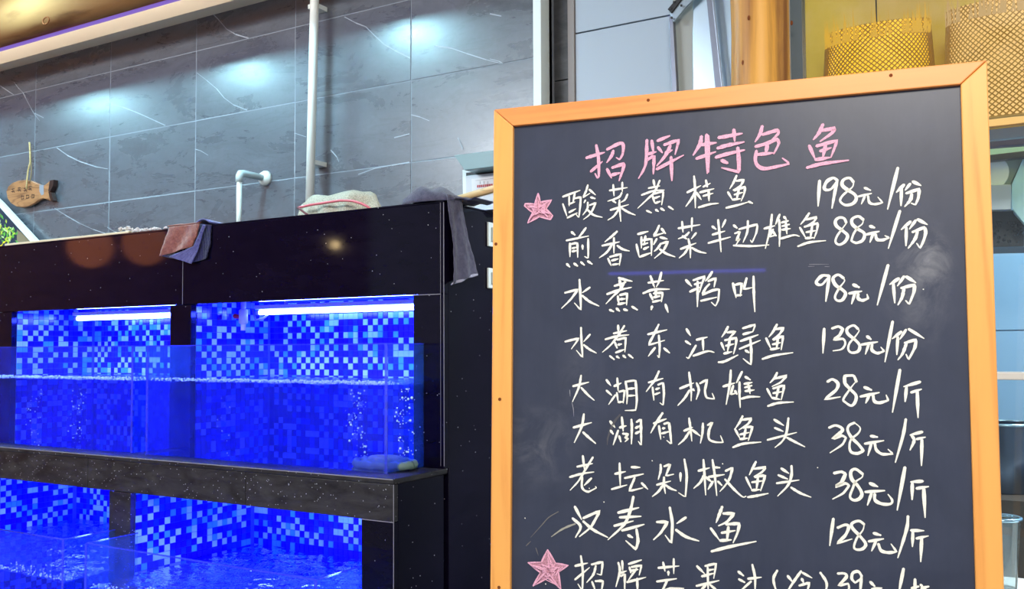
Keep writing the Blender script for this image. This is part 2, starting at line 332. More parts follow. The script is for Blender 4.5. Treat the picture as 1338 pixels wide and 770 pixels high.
# tanks: glass front and sides, water
def tank(x0, x1, yf, yc, zb, zt, zw, ym, xn0, xn1, nm):
    th = .008
    q = MB().add([(x0, yf, zb), (x1, yf, zb), (x1, yf, zt), (x0, yf, zt)], [(0, 1, 2, 3)]).build('glass_front', glass, cab); q.location = -cab.location
    for xx in (x0, x1):
        q = MB().add([(xx, yf+.002, zb), (xx, yc, zb), (xx, yc, zt), (xx, yf+.002, zt)], [(0, 1, 2, 3)]).build('glass_side', glassS, cab); q.location = -cab.location
        cb('glass_edge', (xx-.006, yf-.003, zb), (xx+.006, yf-.0005, zt), glassE, 0)
    cb('glass_rim', (x0, yf-.002, zt), (x1, yf+.006, zt+.004), glassE, 0)
    for xx in (x0, x1): cb('glass_rim', (xx-.003, yf+.006, zt), (xx+.003, yc, zt+.004), glassE, 0)
    # water
    wq = MB(); e = .004; zb2 = zb+.003
    P = [(x0+e, yf+e), (x1-e, yf+e), (x1-e, yc+.028), (xn1-.006, yc+.034), (xn1-.006, ym-.008), (xn0+.008, ym-.008), (xn0+.008, yc+.034), (x0+e, yc+.028)]
    n = len(P); vs = [(x, y, zb2) for x, y in P]+[(x, y, zw) for x, y in P]
    wq.add(vs, [(i, (i+1)%n, n+(i+1)%n, n+i) for i in range(n)]+[tuple(range(n))], 0)
    rnd = random.Random(int(x0*100)+int(zb*10)); ph = [rnd.random()*6 for _ in range(8)]
    def top(u, v):
        x = x0+e+(x1-x0-2*e)*u; y = yf+e+(ym-.01-yf)*v
        x = min(max(x, xn0+.008 if y > yc+.03 else x0+e), xn1-.006 if y > yc+.03 else x1-e)
        a = .0022*math.sin(31*x+ph[0]+9*y)+.0014*math.sin(57*y-22*x+ph[1])+.0007*math.sin(83*x+61*y+ph[2])
        return (x, y, zw+a)
    wq.grid(top, 90, 36, 1)
    o = wq.build('tank_water', [water, waterT]); tag(o, nm, 'water', 'water in the four tanks', 'stuff')
    fo = MB()
    for k in range(900 if zb > .5 else 300):
        x = x0+.01+(x1-x0-.02)*rnd.random()**.8; y = yf+.008+rnd.random()**2*.10
        fo.sphere((x, y, zw+.002+rnd.random()*.010), .0012+rnd.random()*.0034, 5, 3)
    f = fo.build('froth', foamM, None, smooth=True); return f
fr1 = tank(-4.93, -3.53, 2.70, F, ZLt+.002, 1.222, 1.072, MU, XA0, XA1, 'blue water filling the upper left tank')
fr2 = tank(XB0, -2.122, 2.70, F, ZLt+.002, 1.222, 1.072, MU, XB0, XB1, 'blue water filling the upper right tank with the bubble columns')
fr3 = tank(-4.93, -3.528, 2.38, G, .02, .433, .262, ML, XA0, XA1, 'blue water filling the lower left tank')
fr4 = tank(-3.38, -2.165, 2.38, G, .02, .433, .262, ML, XB0, XB1, 'blue water filling the lower right tank')
for f, l in ((fr1, 'froth on the water of the upper left tank'), (fr2, 'froth line on the water of the upper right tank'), (fr3, 'froth on the water of the lower left tank'), (fr4, 'froth on the water of the lower right tank')):
    tag(f, l, 'froth', kind='stuff')
cb('tank_base', (-4.95, 2.36, 0), (XR, G, .018), granD)
# bubbles
BUB = [('thin bubble column left of the middle of the upper right tank', 293, .006, .4), ('bright bubble column by the air stone of the upper right tank', 467, .011, 1), ('bubble column rising beside the right front corner of the upper right tank', 527, .012, 1),
       ('bubble column at the left end of the upper left tank', 44, .009, .8), ('bubble column in the middle of the upper left tank', 101, .009, .8)]
for nm, px, r_, dn in BUB:
    q = MB(); rnd = random.Random(px)
    for k in range(int(70*dn)+12):
        py = 508+rnd.random()*88; b = PY(px+rnd.gauss(0, 4+3*dn)+4*math.sin(py*.1), py, 2.7035)
        q.sphere(b, r_*(.12+.36*rnd.random()**3), 6, 4)
    tag(q.build('air_bubbles', bubM, None, smooth=True), nm, 'bubbles', 'bubble columns in the upper tanks', 'stuff')
# LED tubes
def led(x0, x1, y, z, lab, wire=True):
    e_ = empty('led_tube', ((x0+x1)/2, y, z)); tag(e_, lab, 'lamp', 'blue led tubes in the tanks'); L = (x1-x0)/2
    MB().tube([(-L, 0, 0), (L, 0, 0)], .0115, 12).build('tube', LED, e_, smooth=True)
    MB().tube([(-L-.02, 0, 0), (-L+.0, 0, 0)], .0125, 12).build('end_cap', whiteP, e_, smooth=True)
    MB().tube([(L, 0, 0), (L+.015, 0, 0)], .0125, 12).build('end_cap', whiteP, e_, smooth=True)
    MB().box((-L-.01, -.028, .0145), (L+.01, .028, .034)).build('fixture_body', whiteP, e_, bevel=.003)
    for s_ in (-.7, .7): MB().box((s_*L-.006, -.006, .034), (s_*L+.006, .006, .06)).build('clip', pvc, e_)
    if wire: MB().tube([(-L+.05, 0, -.012), (-L+.02, 0, -.03), (-L-.03, .0, -.035), (-L-.06, .01, .02)], .005, 8).build('wire', whiteP, e_, smooth=True)
led(-3.32, -2.20, 3.25, 1.384, 'blue white led tube under the top of the upper right tank')
led(-4.72, -3.61, 3.25, 1.384, 'blue white led tube under the top of the upper left tank', False)
led(-3.30, -2.22, 3.18, .655, 'led tube hidden behind the lip of the lower right tank', False)
led(-4.75, -3.64, 3.18, .655, 'led tube hidden behind the lip of the lower left tank', False)
# valve, strainer, air stone
va = empty('water_valve', PY(318, 414, 3.15)); tag(va, 'white plastic valve with red lever hanging in the upper right tank', 'valve')
MB().tube([(0, 0, .075), (0, 0, -.065)], [.012, .012], 12).build('pipe', pvc, va, smooth=True)
MB().tube([(0, 0, .035), (0, 0, .03), (0, 0, -.03), (0, 0, -.035)], [.014, .021, .021, .014], 14).build('valve_body', pvc, va, smooth=True)
o = MB().tube([(-.012, 0, .0), (-.03, 0, 0), (-.055, 0, .004), (-.062, 0, .004)], [.008, .010, .013, .009], 10).build('lever', mat('red_plastic', (.75, .02, .03), .4), va, smooth=True); o['label'] = 'red lever'
sp = PY(272, 549, MU-.07); stn = empty('drain_strainer', sp); tag(stn, 'slotted plastic drain strainer on the back of the upper right tank', 'strainer')
pbl = mat('bluish_plastic', (.25, .45, .9), .4)
for k in range(9):
    a = 2*math.pi*k/9
    MB().tube([(.035*math.cos(a), .03, .035*math.sin(a)), (.03*math.cos(a), -.005, .03*math.sin(a)), (.012*math.cos(a), -.022, .012*math.sin(a))], .0035, 6).build('rib', pbl, stn, smooth=True)
MB().tube([(0, .065, 0), (0, .03, 0)], .038, 18).build('collar', pbl, stn, smooth=True)
MB().tube([(0, -.018, 0), (0, -.024, 0)], .014, 12).build('tip', pbl, stn, smooth=True)
ap = PY(503, 607, 2.83); ap.z = ZLt+.02; an = empty('air_stone_ring', ap); tag(an, 'coiled air stone hose lying in the right end of the upper right tank', 'air stone')
def ring(Rr, r_, zz, nm, mt, sx=1., jit=0):
    MB().tube([(Rr*sx*math.cos(a*math.pi/16)*(1+jit*math.sin(a*1.9)), Rr*.8*math.sin(a*math.pi/16), zz+jit*.1*math.sin(a*2.3)) for a in range(33)], r_, 10, cap=False).build(nm, mt, an, smooth=True)
hose = mat('grey_green_hose', (.20, .30, .26), .5)
ring(.100, .016, 0, 'hose', hose, 1.25, .03); ring(.072, .014, .008, 'hose', hose, 1.2, .05); ring(.05, .017, .012, 'stone', mat('porous_stone', (.4, .45, .35), .8), 1.1)
# fascia seam and dust
# ------------------------------------------------------------ things on and above the cabinet
st_ = tag(box('wooden_strip', (-4.93, F+.02, ZT+.009), (-3.9, F+.16, ZT+.022), mat('pale_wood_strip', (.72, .56, .38), .6), bevel=.003), 'thin pale wooden strip lying along the left of the tank top', 'strip')
cr = MB(); rnd = random.Random(5)
for k in range(130):
    x = -4.0+.32*rnd.random(); cr.sphere((x, F+.02+.12*rnd.random(), ZT+.010+(.022 if x < -3.9 else .006)+rnd.random()*.012), .003+.006*rnd.random(), 5, 3, 0, (1.3, 1, .8))
tag(cr.build('crumbs', mat('crumbs', (.62, .50, .48), .8)), 'loose pale crumbs scattered left of the brown towel', 'crumbs', kind='stuff')
p0, p1 = PY(411, 0, 3.70), PY(404.6, 280, 3.70); dd = (p0-p1)/(p0.z-p1.z)
tp = empty('tall_pipe', p1); tag(tp, 'tall white pipe running down the tiled wall behind the net', 'pipe')
zz0 = ZT+.010-p1.z; MB().tube([dd*zz0, dd*(ZC-.002-p1.z)], .0235, 20).build('pipe', pvc, tp, smooth=True)
for zz in (2.2, 3.05): MB().box((-.03, .012, zz-p1.z-.012), (.03, .098, zz-p1.z+.012)).build('clamp', pvc, tp)
ep = PY(312.5, 260, 3.60); el = empty('elbow_pipe', (ep.x, 3.60, ZT)); tag(el, 'short white water pipe with an elbow into the tiled wall', 'pipe')
zt_ = PY(312, 226, 3.60).z-ZT
MB().tube([(0, 0, .009), (0, 0, zt_-.04)], .0145, 14).build('pipe', pvc, el, smooth=True)
MB().tube([(0, 0, zt_-.05), (0, 0, zt_-.02), (0, .008, zt_-.004), (0, .03, zt_), (0, .19, zt_)], [.020, .020, .021, .020, .018], 14).build('elbow', mat('grey_pvc', (.55, .66, .68), .3), el, smooth=True)
MB().tube([(0, .165, zt_), (0, .185, zt_), (0, .198, zt_)], [.03, .042, .044], 18).build('wall_flange', pvc, el, smooth=True)
# hand net
nt = empty('hand_net', PY(440, 285, 3.05)); nt.location.z = ZT+.009; tag(nt, 'beige mesh hand net with a pink red rim lying on the tank top', 'net')
O = nt.location
netM = mat('beige_netting', (.50, .47, .36), .8); tN = NT(netM); vv = tN.noise(tN.map(), 260, 2, .6); tN.col(tN.ramp(vv, [(.4, (.30, .28, .22)), (.6, (.60, .56, .44))])); tN.bump(tN.noise(tN.map(), 16, 4), .7, .02)
sil = [(394, 272), (398, 264), (410, 258.5), (430, 255), (452, 252.5), (468, 249.5), (480, 249.8), (488, 255), (494, 265), (499, 276)]
def sily(x):
    for (a, b), (c_, d_) in zip(sil, sil[1:]):
        if a <= x <= c_: return b+(d_-b)*(x-a)/(c_-a)
    return 275
def netf(u, v):
    x = 394+105*u; top_ = PY(x, sily(x), 3.12); th = v*math.pi*1.0
    h = max(.004, top_.z-O.z); y = 3.12-.10*math.cos(th)*(.35+.65*math.sin(math.pi*u))
    z = h*max(0, math.sin(th))**.7*(1+.06*math.sin(u*17+v*9))
    return Vector((top_.x+.012*math.sin(v*9+u*5), y+.008*math.sin(u*23), O.z+.001+z))-O
MB().grid(netf, 40, 18).build('mesh_bag', netM, nt, smooth=True)
def tb2(px, Yp, r_, nm, mt, par, n=8):
    MB().tube([PY(x, y, Yp)-par.location for x, y in px], r_, n).build(nm, mt, par, smooth=True)
rimM = mat('pink_red_rim', (.72, .16, .20), .4)
tb2([(389.5, 271.5), (405, 268), (425, 265), (445, 262), (460, 262.5), (472, 266), (480, 270), (487, 275.5)], 2.99, .0055, 'rim', rimM, nt)
tb2([(389, 271), (394, 275), (400, 279.5), (406, 283.5)], 2.985, .005, 'rim', mat('dark_red_rim', (.14, .02, .03), .4), nt)
pl = MB().grid(lambda u, v: (-2.55+.2*u, 3.0+.25*v, ZT+.012+.02*math.sin(math.pi*u)*math.sin(math.pi*v)*(1+.3*math.sin(u*11))), 14, 10).build('plastic_bag', mat('pale_plastic_bag', (.62, .65, .60), .4), smooth=True)
tag(pl, 'crumpled pale plastic bag beside the hand net', 'bag')
# pole of another net, under the grey towel
po = empty('wooden_pole', PY(600, 262, 3.05)); tag(po, 'round pale wooden pole sticking out from under the grey towel', 'pole')
a_ = PY(590, 263, 3.05)-po.location; b_ = PY(655, 244, 3.05)-po.location; e_ = b_+(b_-a_)*.5
MB().tube([a_, b_, e_], .0150, 14).build('pole', bamboo, po, smooth=True)
# towels
def cloth(name, pts, hit, mt, par=None, folds=.006, fq=9, nu=22, nv=24, ndir=(0, -1, 0), th=.004, ph=0.):
    Lp, Rp = pts
    def at(pl, v):
        k = v*(len(pl)-1); i = min(int(k), len(pl)-2); f_ = k-i; return Vector((pl[i][0]+(pl[i+1][0]-pl[i][0])*f_, pl[i][1]+(pl[i+1][1]-pl[i][1])*f_))
    nd = Vector(ndir)
    def fn(u, v):
        a, b = at(Lp, v), at(Rp, v); p = a+(b-a)*u; q = hit(p.x, p.y)
        return q+nd*(folds*(1+math.sin(u*fq+2*v+ph))*(.3+.7*v)+.002*math.sin(37*u+13*v)*math.sin(29*v))
    o = MB().grid(fn, nu, nv).build(name, mt, par, smooth=True, solid=th); return o
def terry(name, c1, c2):
    M = mat(name, c1, .95, Sheen_Weight=.3); t = NT(M); a = t.noise(t.map(), 45, 6, .75); t.col(t.ramp(a, [(.35, c2), (.65, c1)])); t.bump(t.noise(t.map(), 300, 3), .6, .004); return M
brown = terry('brown_terry', (.34, .115, .085), (.17, .045, .035)); navy = terry('navy_terry', (.012, .010, .075), (.004, .004, .03)); lil = terry('lilac_terry', (.13, .13, .34), (.06, .055, .20))
greyT = terry('grey_terry', (.12, .11, .17), (.05, .046, .085))
hf = lambda x, y: PY(x, y, F-.014)
bt = empty('brown_towel', PY(240, 300, F-.01)); tag(bt, 'brown red towel hung over the front of the black tank top', 'towel', 'cleaning cloths on the tank top')
def toloc(o, par): o.parent = par; o.location = -par.location
o = cloth('hanging_flap', ([(222, 297), (217, 315), (211.5, 335)], [(262, 292.5), (259, 308), (252, 323)]), hf, brown, folds=.007, fq=8); toloc(o, bt)
o = MB().grid(lambda u, v: Vector((PY(222+40*u, 296-4*u, F).x, F-.014+.12*v, ZT+.014+.012*math.sin(u*8)*math.sin(math.pi*v)+.004)), 16, 8).build('flap_on_top', brown, None, True, solid=.005); toloc(o, bt)
nt2 = empty('navy_towel', PY(268, 300, F-.01)); tag(nt2, 'dark navy towel with a lilac underside beside the brown towel', 'towel', 'cleaning cloths on the tank top')
o = cloth('hanging_flap', ([(257, 292), (256, 318), (254, 343)], [(276, 294), (275.5, 318), (271, 338)]), lambda x, y: PY(x, y, F-.006), navy, folds=.004, fq=5); toloc(o, nt2)
o = cloth('lilac_fold', ([(266, 294), (261, 306), (254, 322), (222, 336)], [(269, 294), (264, 308), (259, 328), (251, 345)]), lambda x, y: PY(x, y, F-.020), lil, folds=.003, fq=5); toloc(o, nt2)
o = cloth('lower_fold', ([(254, 318), (238, 330), (212, 335)], [(257, 320), (255, 334), (225, 338)]), lambda x, y: PY(x, y, F-.010), navy, folds=.002, fq=3); toloc(o, nt2)
o = MB().grid(lambda u, v: Vector((PY(257+20*u, 294, F).x, F-.012+.16*v, ZT+.014+.02*math.sin(math.pi*u)*(1-v*.6))), 10, 8).build('flap_on_top', lil, None, True, solid=.005); toloc(o, nt2)
gt = empty('grey_towel', PY(590, 262, F)); tag(gt, 'grey terry towel hung over the right corner of the tank top', 'towel', 'cleaning cloths on the tank top')
o = cloth('hanging_flap', ([(583, 254), (586, 285), (590, 320), (589.5, 345), (589, 371)], [(603, 258), (606, 285), (612, 315), (618, 340), (621, 358)]), lambda x, y: PX(x, y, XR+.018), greyT, folds=.008, fq=11, ndir=(1, 0, 0)); toloc(o, gt)
o = cloth('hem', ([(589, 370), (589, 372.5)], [(621, 357), (621, 359.5)]), lambda x, y: PX(x, y, XR+.020), mat('pale_hem', (.42, .40, .50), .9), folds=.008, fq=11, ndir=(1, 0, 0), ph=2.0, nv=2); toloc(o, gt)
def bun(u, v):
    x = 535+68*u; top_ = [266, 257, 251, 249, 248.5, 250, 253, 258][min(7, int(u*7.99))]; nx = [257, 251, 249, 248.5, 250, 253, 258, 262][min(7, int(u*7.99))]
    yy = top_+(nx-top_)*((u*7.99) % 1); c0 = PY(x, yy, 3.0); h = max(.01, c0.z-ZT); th = math.pi*v
    return Vector((c0.x+.008*math.sin(v*14+u*7), 2.995-.085*math.cos(th)*(.6+.4*math.sin(math.pi*u)), ZT+.012+h*math.sin(th)**.8*(1+.16*math.sin(u*13+v*11))-.004))
o = MB().grid(bun, 34, 20).build('crumpled_heap', greyT, None, True, solid=.004); toloc(o, gt)
dk = MB().grid(lambda u, v: Vector((-2.15+.22*u, 3.0+.14*v, ZT+.016+.018*math.sin(math.pi*u)*math.sin(math.pi*v)+.004*math.sin(20*u))), 14, 8).build('dark_cloth', navy, None, True, solid=.004)
tag(dk, 'flat dark cloth beneath the wooden pole', 'cloth', 'cleaning cloths on the tank top')
# power sockets on the cabinet's side
for (py, lab) in ((307, 'upper white socket on the black side of the tank stand'), (364, 'lower white socket on the black side of the tank stand')):
    c0 = PX(641, py, XR+.001); sk = empty('wall_socket', c0); tag(sk, lab, 'socket', 'sockets beside the board frame')
    h_ = .05 if py < 330 else .042
    MB().box((0, -.03, -h_), (.010, .05, h_)).build('plate', pvc, sk, bevel=.003); MB().box((.010, -.012, -h_*.6), (.016, .03, h_*.6)).build('cover', mat('ivory_cover', (.40, .44, .38), .3), sk, bevel=.003)
# electrical box on the wall
eb = empty('electrical_box', PY(640, 245, 3.70)); tag(eb, 'grey electrical box with raised cover on the tiled wall', 'box'); eo = eb.location
def ebx(nm, px, Yp, t, mt, bev=.002): o = MB().prism([PY(x, y, Yp)-eo for x, y in px], (0, t, 0)).build(nm, mt, eb, bevel=bev); return o
ebx('casing', [(604, 222), (665, 215), (665, 268), (605, 272)], 3.70, .095, whiteP)
ebx('raised_cover', [(593, 203), (665, 194), (665, 215), (607, 222.5)], 3.60, .19, mat('teal_grey_paint', (.16, .27, .29), .35))
ebx('recess', [(609, 226), (662, 219.5), (662, 224), (609, 230)], 3.697, .003, blk, 0)
ebx('face_plate', [(608.5, 230), (662, 224), (662, 262), (609, 265)], 3.692, .008, mat('face_plate', (.62, .62, .66), .4))
ebx('label', [(616, 234), (660, 229), (660, 252), (617, 256)], 3.688, .003, mat('label_paper', (.75, .72, .74), .6), 0)
redM = mat('red_print', (.45, .02, .03), .6); grP = mat('grey_print', (.3, .28, .3), .6)
for k in range(8): ebx('print', [(623.5+k*2.6, 242.0-.25*k), (625.3+k*2.6, 241.8-.25*k), (625.0+k*2.6, 245.0-.25*k), (623.2+k*2.6, 245.4-.25*k)], 3.686, .001, redM, 0)
for k in range(4): ebx('print', [(621, 236+0*k+k*1.0), (645, 233+k*1.0), (645, 233.3+k), (621, 236.3+k)] if k < 1 else [(622+k*5, 237), (622.5+k*5, 237), (622.5+k*5, 240.5), (622+k*5, 240.5)], 3.686, .001, grP, 0)
ws = MB().grid(lambda u, v: Vector((-2.2+.3*u, 3.25+.2*v, ZT+.012+.05*math.sin(math.pi*min(1, u*1.3)/1.3)*math.sin(math.pi*v))), 14, 10).build('white_bag', mat('white_plastic', (.62, .66, .85), .4), None, True)
tag(ws, 'white plastic bag lying behind the wooden pole', 'bag')
# fish plaque with rope
fp = empty('fish_plaque', PY(40, 255, 3.76)); tag(fp, 'brown wooden fish plaque hanging by a straw rope on the tiles', 'plaque')
po_ = fp.location
outl = [(8, 250), (10.5, 244), (16, 239), (24, 236), (33, 235), (42, 236.5), (50, 240.5), (54, 242.2), (58, 242), (62, 239), (66, 235.5), (69, 235), (66, 243), (63.5, 249), (65, 255), (68, 262), (66, 263), (61, 260.5), (56, 259.3), (50, 261.5), (44, 266), (37, 269.5), (29, 271), (21, 270), (14, 265.5), (9.5, 259)]
MB().prism([PY(x, y, 3.762)-po_ for x, y in outl], (0, .022, 0)).build('fish_board', fishM, fp, bevel=.004)
MB().prism([PY(x, y, 3.760)-po_ for x, y in [(65, 236), (70.5, 235), (69, 243), (65.5, 250), (63, 250)]], (0, .03, 0)).build('tail_tip', darkwood, fp)
MB().prism([PY(x, y, 3.760)-po_ for x, y in [(63, 250.5), (66, 251), (70, 262), (66, 263)]], (0, .03, 0)).build('tail_tip', darkwood, fp)
MB().prism([PY(x, y, 3.7612)-po_ for x, y in [(51.5, 241.5), (57, 242), (57, 254), (54, 255.5), (51.5, 250)]], (0, .001, 0)).build('grey_patch', mat('grey_patch', (.28, .28, .32), .6), fp)
tb2([(38.5, 186), (39.3, 200), (39.4, 212), (36.5, 224), (35, 238), (34.5, 247)], 3.752, .0055, 'rope', ropeM, fp)
tb2([(39.5, 188), (40.5, 210), (41, 225), (39, 240)], 3.762, .004, 'rope', mat('shaded_rope', (.30, .22, .12), .8), fp)
inkM = mat('black_ink', (.03, .015, .012), .6)
def strokes(lst, hit, wd, name, mt, par, off=(0, 0, 0)):
    q = MB()
    for s_ in lst:
        for i in range(len(s_)-1):
            a, b = hit(*s_[i]), hit(*s_[i+1]); d = (b-a).normalized(); nn = Vector((-d.z, 0, d.x))*wd
            q.add([a-nn, b-nn, b+nn, a+nn], [(0, 1, 2, 3)])
    return q.build(name, mt, par)
fh = lambda x, y: PY(x, y, 3.7605)-po_
for (cx, cy) in ((17, 249), (25, 247.5), (33, 248), (39, 246)):
    strokes([[(cx-2.2, cy-1.5), (cx+2.2, cy-2.2)], [(cx, cy-3.2), (cx-.4, cy+3)], [(cx-2.4, cy+1.5), (cx+2.3, cy+.6)], [(cx-.2, cy), (cx+2.4, cy+3)]], fh, .0022, 'ink_character', inkM, fp)
for (cx, cy) in ((29.5, 258), (36, 257), (43, 256.5)):
    strokes([[(cx-2, cy-1.5), (cx+2, cy-2)], [(cx-1, cy-3), (cx-1.6, cy+3)], [(cx+1.4, cy-2), (cx+1, cy+2.6)], [(cx-1.5, cy+2.5), (cx+1.8, cy+1.6)]], fh, .0022, 'ink_character', inkM, fp)
# framed foliage panel at the left end
fpn = empty('foliage_panel', PY(10, 300, 3.74)); tag(fpn, 'tilted white edged panel with a leafy green picture at the left end', 'picture'); fo_ = fpn.location
MB().prism([PY(x, y, 3.745)-fo_ for x, y in [(-60, 210), (0, 268), (46, 322), (46, 345), (-120, 360), (-120, 230)]], (0, .01, 0)).build('picture_board', mat('deep_blue_green_print', (.012, .035, .075), .3), fpn)
MB().prism([PY(x, y, 3.735)-fo_ for x, y in [(-62, 205), (0, 263.5), (50, 318), (44, 321), (-1, 270.5), (-64, 212)]], (0, .03, 0)).build('white_edge', whiteP, fpn, bevel=.002)
MB().prism([PY(x, y, 3.7445)-fo_ for x, y in [(22, 300), (28, 304), (46, 322), (40, 335), (22, 335)]], (0, .001, 0)).build('tan_print', mat('tan_print', (.26, .20, .12), .6), fpn)
lfM = [mat('yellow_green_leaf', (.50, .62, .06), .5), mat('bright_green_leaf', (.12, .42, .06), .5), mat('pale_leaf', (.60, .75, .35), .5), mat('yellow_flower', (.85, .70, .02), .5)]
rnd = random.Random(11); lq = MB()
for k in range(260):
    x = rnd.uniform(-60, 27); ymin = 276+max(0, x)*1.15 if x > 0 else 276+x*.9; y = rnd.uniform(ymin+4, 333)
    if y < ymin+3: continue
    an_ = rnd.uniform(-2.6, -.4); L_ = rnd.uniform(4, 10); ex, ey = x+L_*math.cos(an_), y+L_*math.sin(an_)
    if ex > 24 or ey < 276+max(0, ex)*1.15: continue
    nx, ny = -math.sin(an_)*1.2, math.cos(an_)*1.2; mx, my = (x+ex)/2, (y+ey)/2; yy = 3.7440-.0012*rnd.random()
    lq.add([PY(x, y, yy)-fo_, PY(mx+nx, my+ny, yy)-fo_, PY(ex, ey, yy)-fo_, PY(mx-nx, my-ny, yy)-fo_], [(0, 1, 2, 3)], 3 if (y > 318 and x < 6) else rnd.choice((0, 0, 1, 1, 2)))
o = lq.build('printed_leaves', lfM, fpn); o['kind'] = 'stuff'
# ------------------------------------------------------------ right of the board: steel door, log post, kitchen window
sdn = empty('steel_door', PY(914, 100, 3.70)); tag(sdn, 'open stainless steel door with hinge standing left of the log post', 'door'); so = sdn.location
def sp_(nm, px, Yp, t, mt, bev=.002): return MB().prism([PY(x, y, Yp)-so for x, y in px], (0, t, 0)).build(nm, mt, sdn, bevel=bev)
sp_('beige_leaf', [(876, -60), (912, -60), (906, 210), (890, 210)], 3.74, .02, beige)
sp_('steel_leaf', [(905, -60), (960, -60), (960, 210), (906, 210)], 3.72, .02, steel)
sp_('door_edge', [(874, 20), (879, 20), (889, 210), (881, 210)], 3.70, .03, steelD)
sp_('strut', [(917, -60), (924.5, -60), (953, 210), (944, 210)], 3.66, .03, steelD)
sp_('hinge_plate', [(873, 14), (888, -3), (918, -25), (918, -12), (896, 9), (880, 29)], 3.68, .012, mat('hinge_grey', (.35, .42, .48), .3, .7))
sp_('seal', [(872, 12), (885, -3), (891, -8), (891, -2), (885, 6), (877, 17)], 3.67, .012, blk)
for x, y in ((876, 11), (880.5, 2.5), (877.5, 23), (890, 7)): sp_('screw', [(x-1.3, y-1.3), (x+1.3, y-1.3), (x+1.3, y+1.3), (x-1.3, y+1.3)], 3.665, .004, blk, 0)
c0 = PY(992, 100, 3.0); lp = empty('log_post', (c0.x, 3.0, 0)); tag(lp, 'upright varnished yellow log post behind the top of the board', 'post')
pts = [(.006*math.sin(i*.9), .006*math.cos(i*1.2), i*(ZC-.001)/14) for i in range(15)]
MB().tube(pts, [.0935+.002*math.sin(i*1.9) for i in range(15)], 40).build('log', logM, lp, smooth=True)
kq = MB(); 
for (x, y) in ((980, 25), (972, 83), (1026, 20)):
    b = PY(x, y, 2.92)-lp.location; b = Vector((b.x, -math.sqrt(max(0, .0945**2-b.x**2)), b.z)); kq = MB(); kq.sphere(b, .0045, 10, 6, 0, (1, .35, 1.8)); kq.build('knot', knotM, lp, smooth=True)
# window wall
YW = 3.06
ww = empty('window_wall'); ww.name = 'window_1'; tag(ww, kind='structure')
def wpz(nm, px, Yp, t, mt, bev=.002, par=ww): o = MB().prism([PY(x, y, Yp) for x, y in px], (0, t, 0)).build(nm, mt, par, bevel=bev); return o
xw0, xw1 = PY(1027, 60, YW).x, 1.9
box('side_frame', (xw0, YW, 0), (xw0+.012, YW+.06, ZC), cream, ww); box('side_frame', (xw0+.013, YW+.01, 0), (xw0+.05, YW+.06, ZC), mat('blue_grey_frame', (.10, .14, .17), .4), ww)
box('pane', (xw0+.05, YW+.03, .452), (xw1, YW+.036, ZC), clearM, ww)
zb_ = PY(1316, 491, YW).z; box('window_sill', (xw0, YW-.02, zb_-.012), (xw1, YW+.08, zb_+.010), mat('cream_sill', (.80, .74, .66), .4), ww, .003)
box('apron_wall', (xw0, YW+.04, 0), (xw1, YW+.08, .425), panelW, ww); box('lower_sill', (xw0, YW, .426), (xw1, YW+.42, .450), mat('cream_ledge', (.80, .74, .66), .4), ww, .003)
# kitchen behind
kw = tag(box('wall_kitchen', (-.75, 4.9, 0), (3.4, 5.0, ZC), mat('kitchen_blue_tile', (.20, .34, .50), .35)), kind='structure'); kw.name = 'wall_far'
for i in range(10):
    for j in range(8): box('wall_tile', (-.74+i*.40, 4.888, .02+j*.42), (-.74+i*.40+.394, 4.9, .02+j*.42+.414), kw.data.materials[0], kw)
tag(box('wall_kitchen_side', (-.80, 3.87, 0), (-.75, 5.0, ZC), mat('olive_wall', (.22, .20, .12), .6)), kind='structure').name = 'wall_kitchen_left'
area('kitchen_fill_light', (1.0, 4.2, 3.3), (1.0, 4.6, .8), .9, .3, (.75, .9, 1), 260)  # unseen light added to brighten the kitchen behind the window
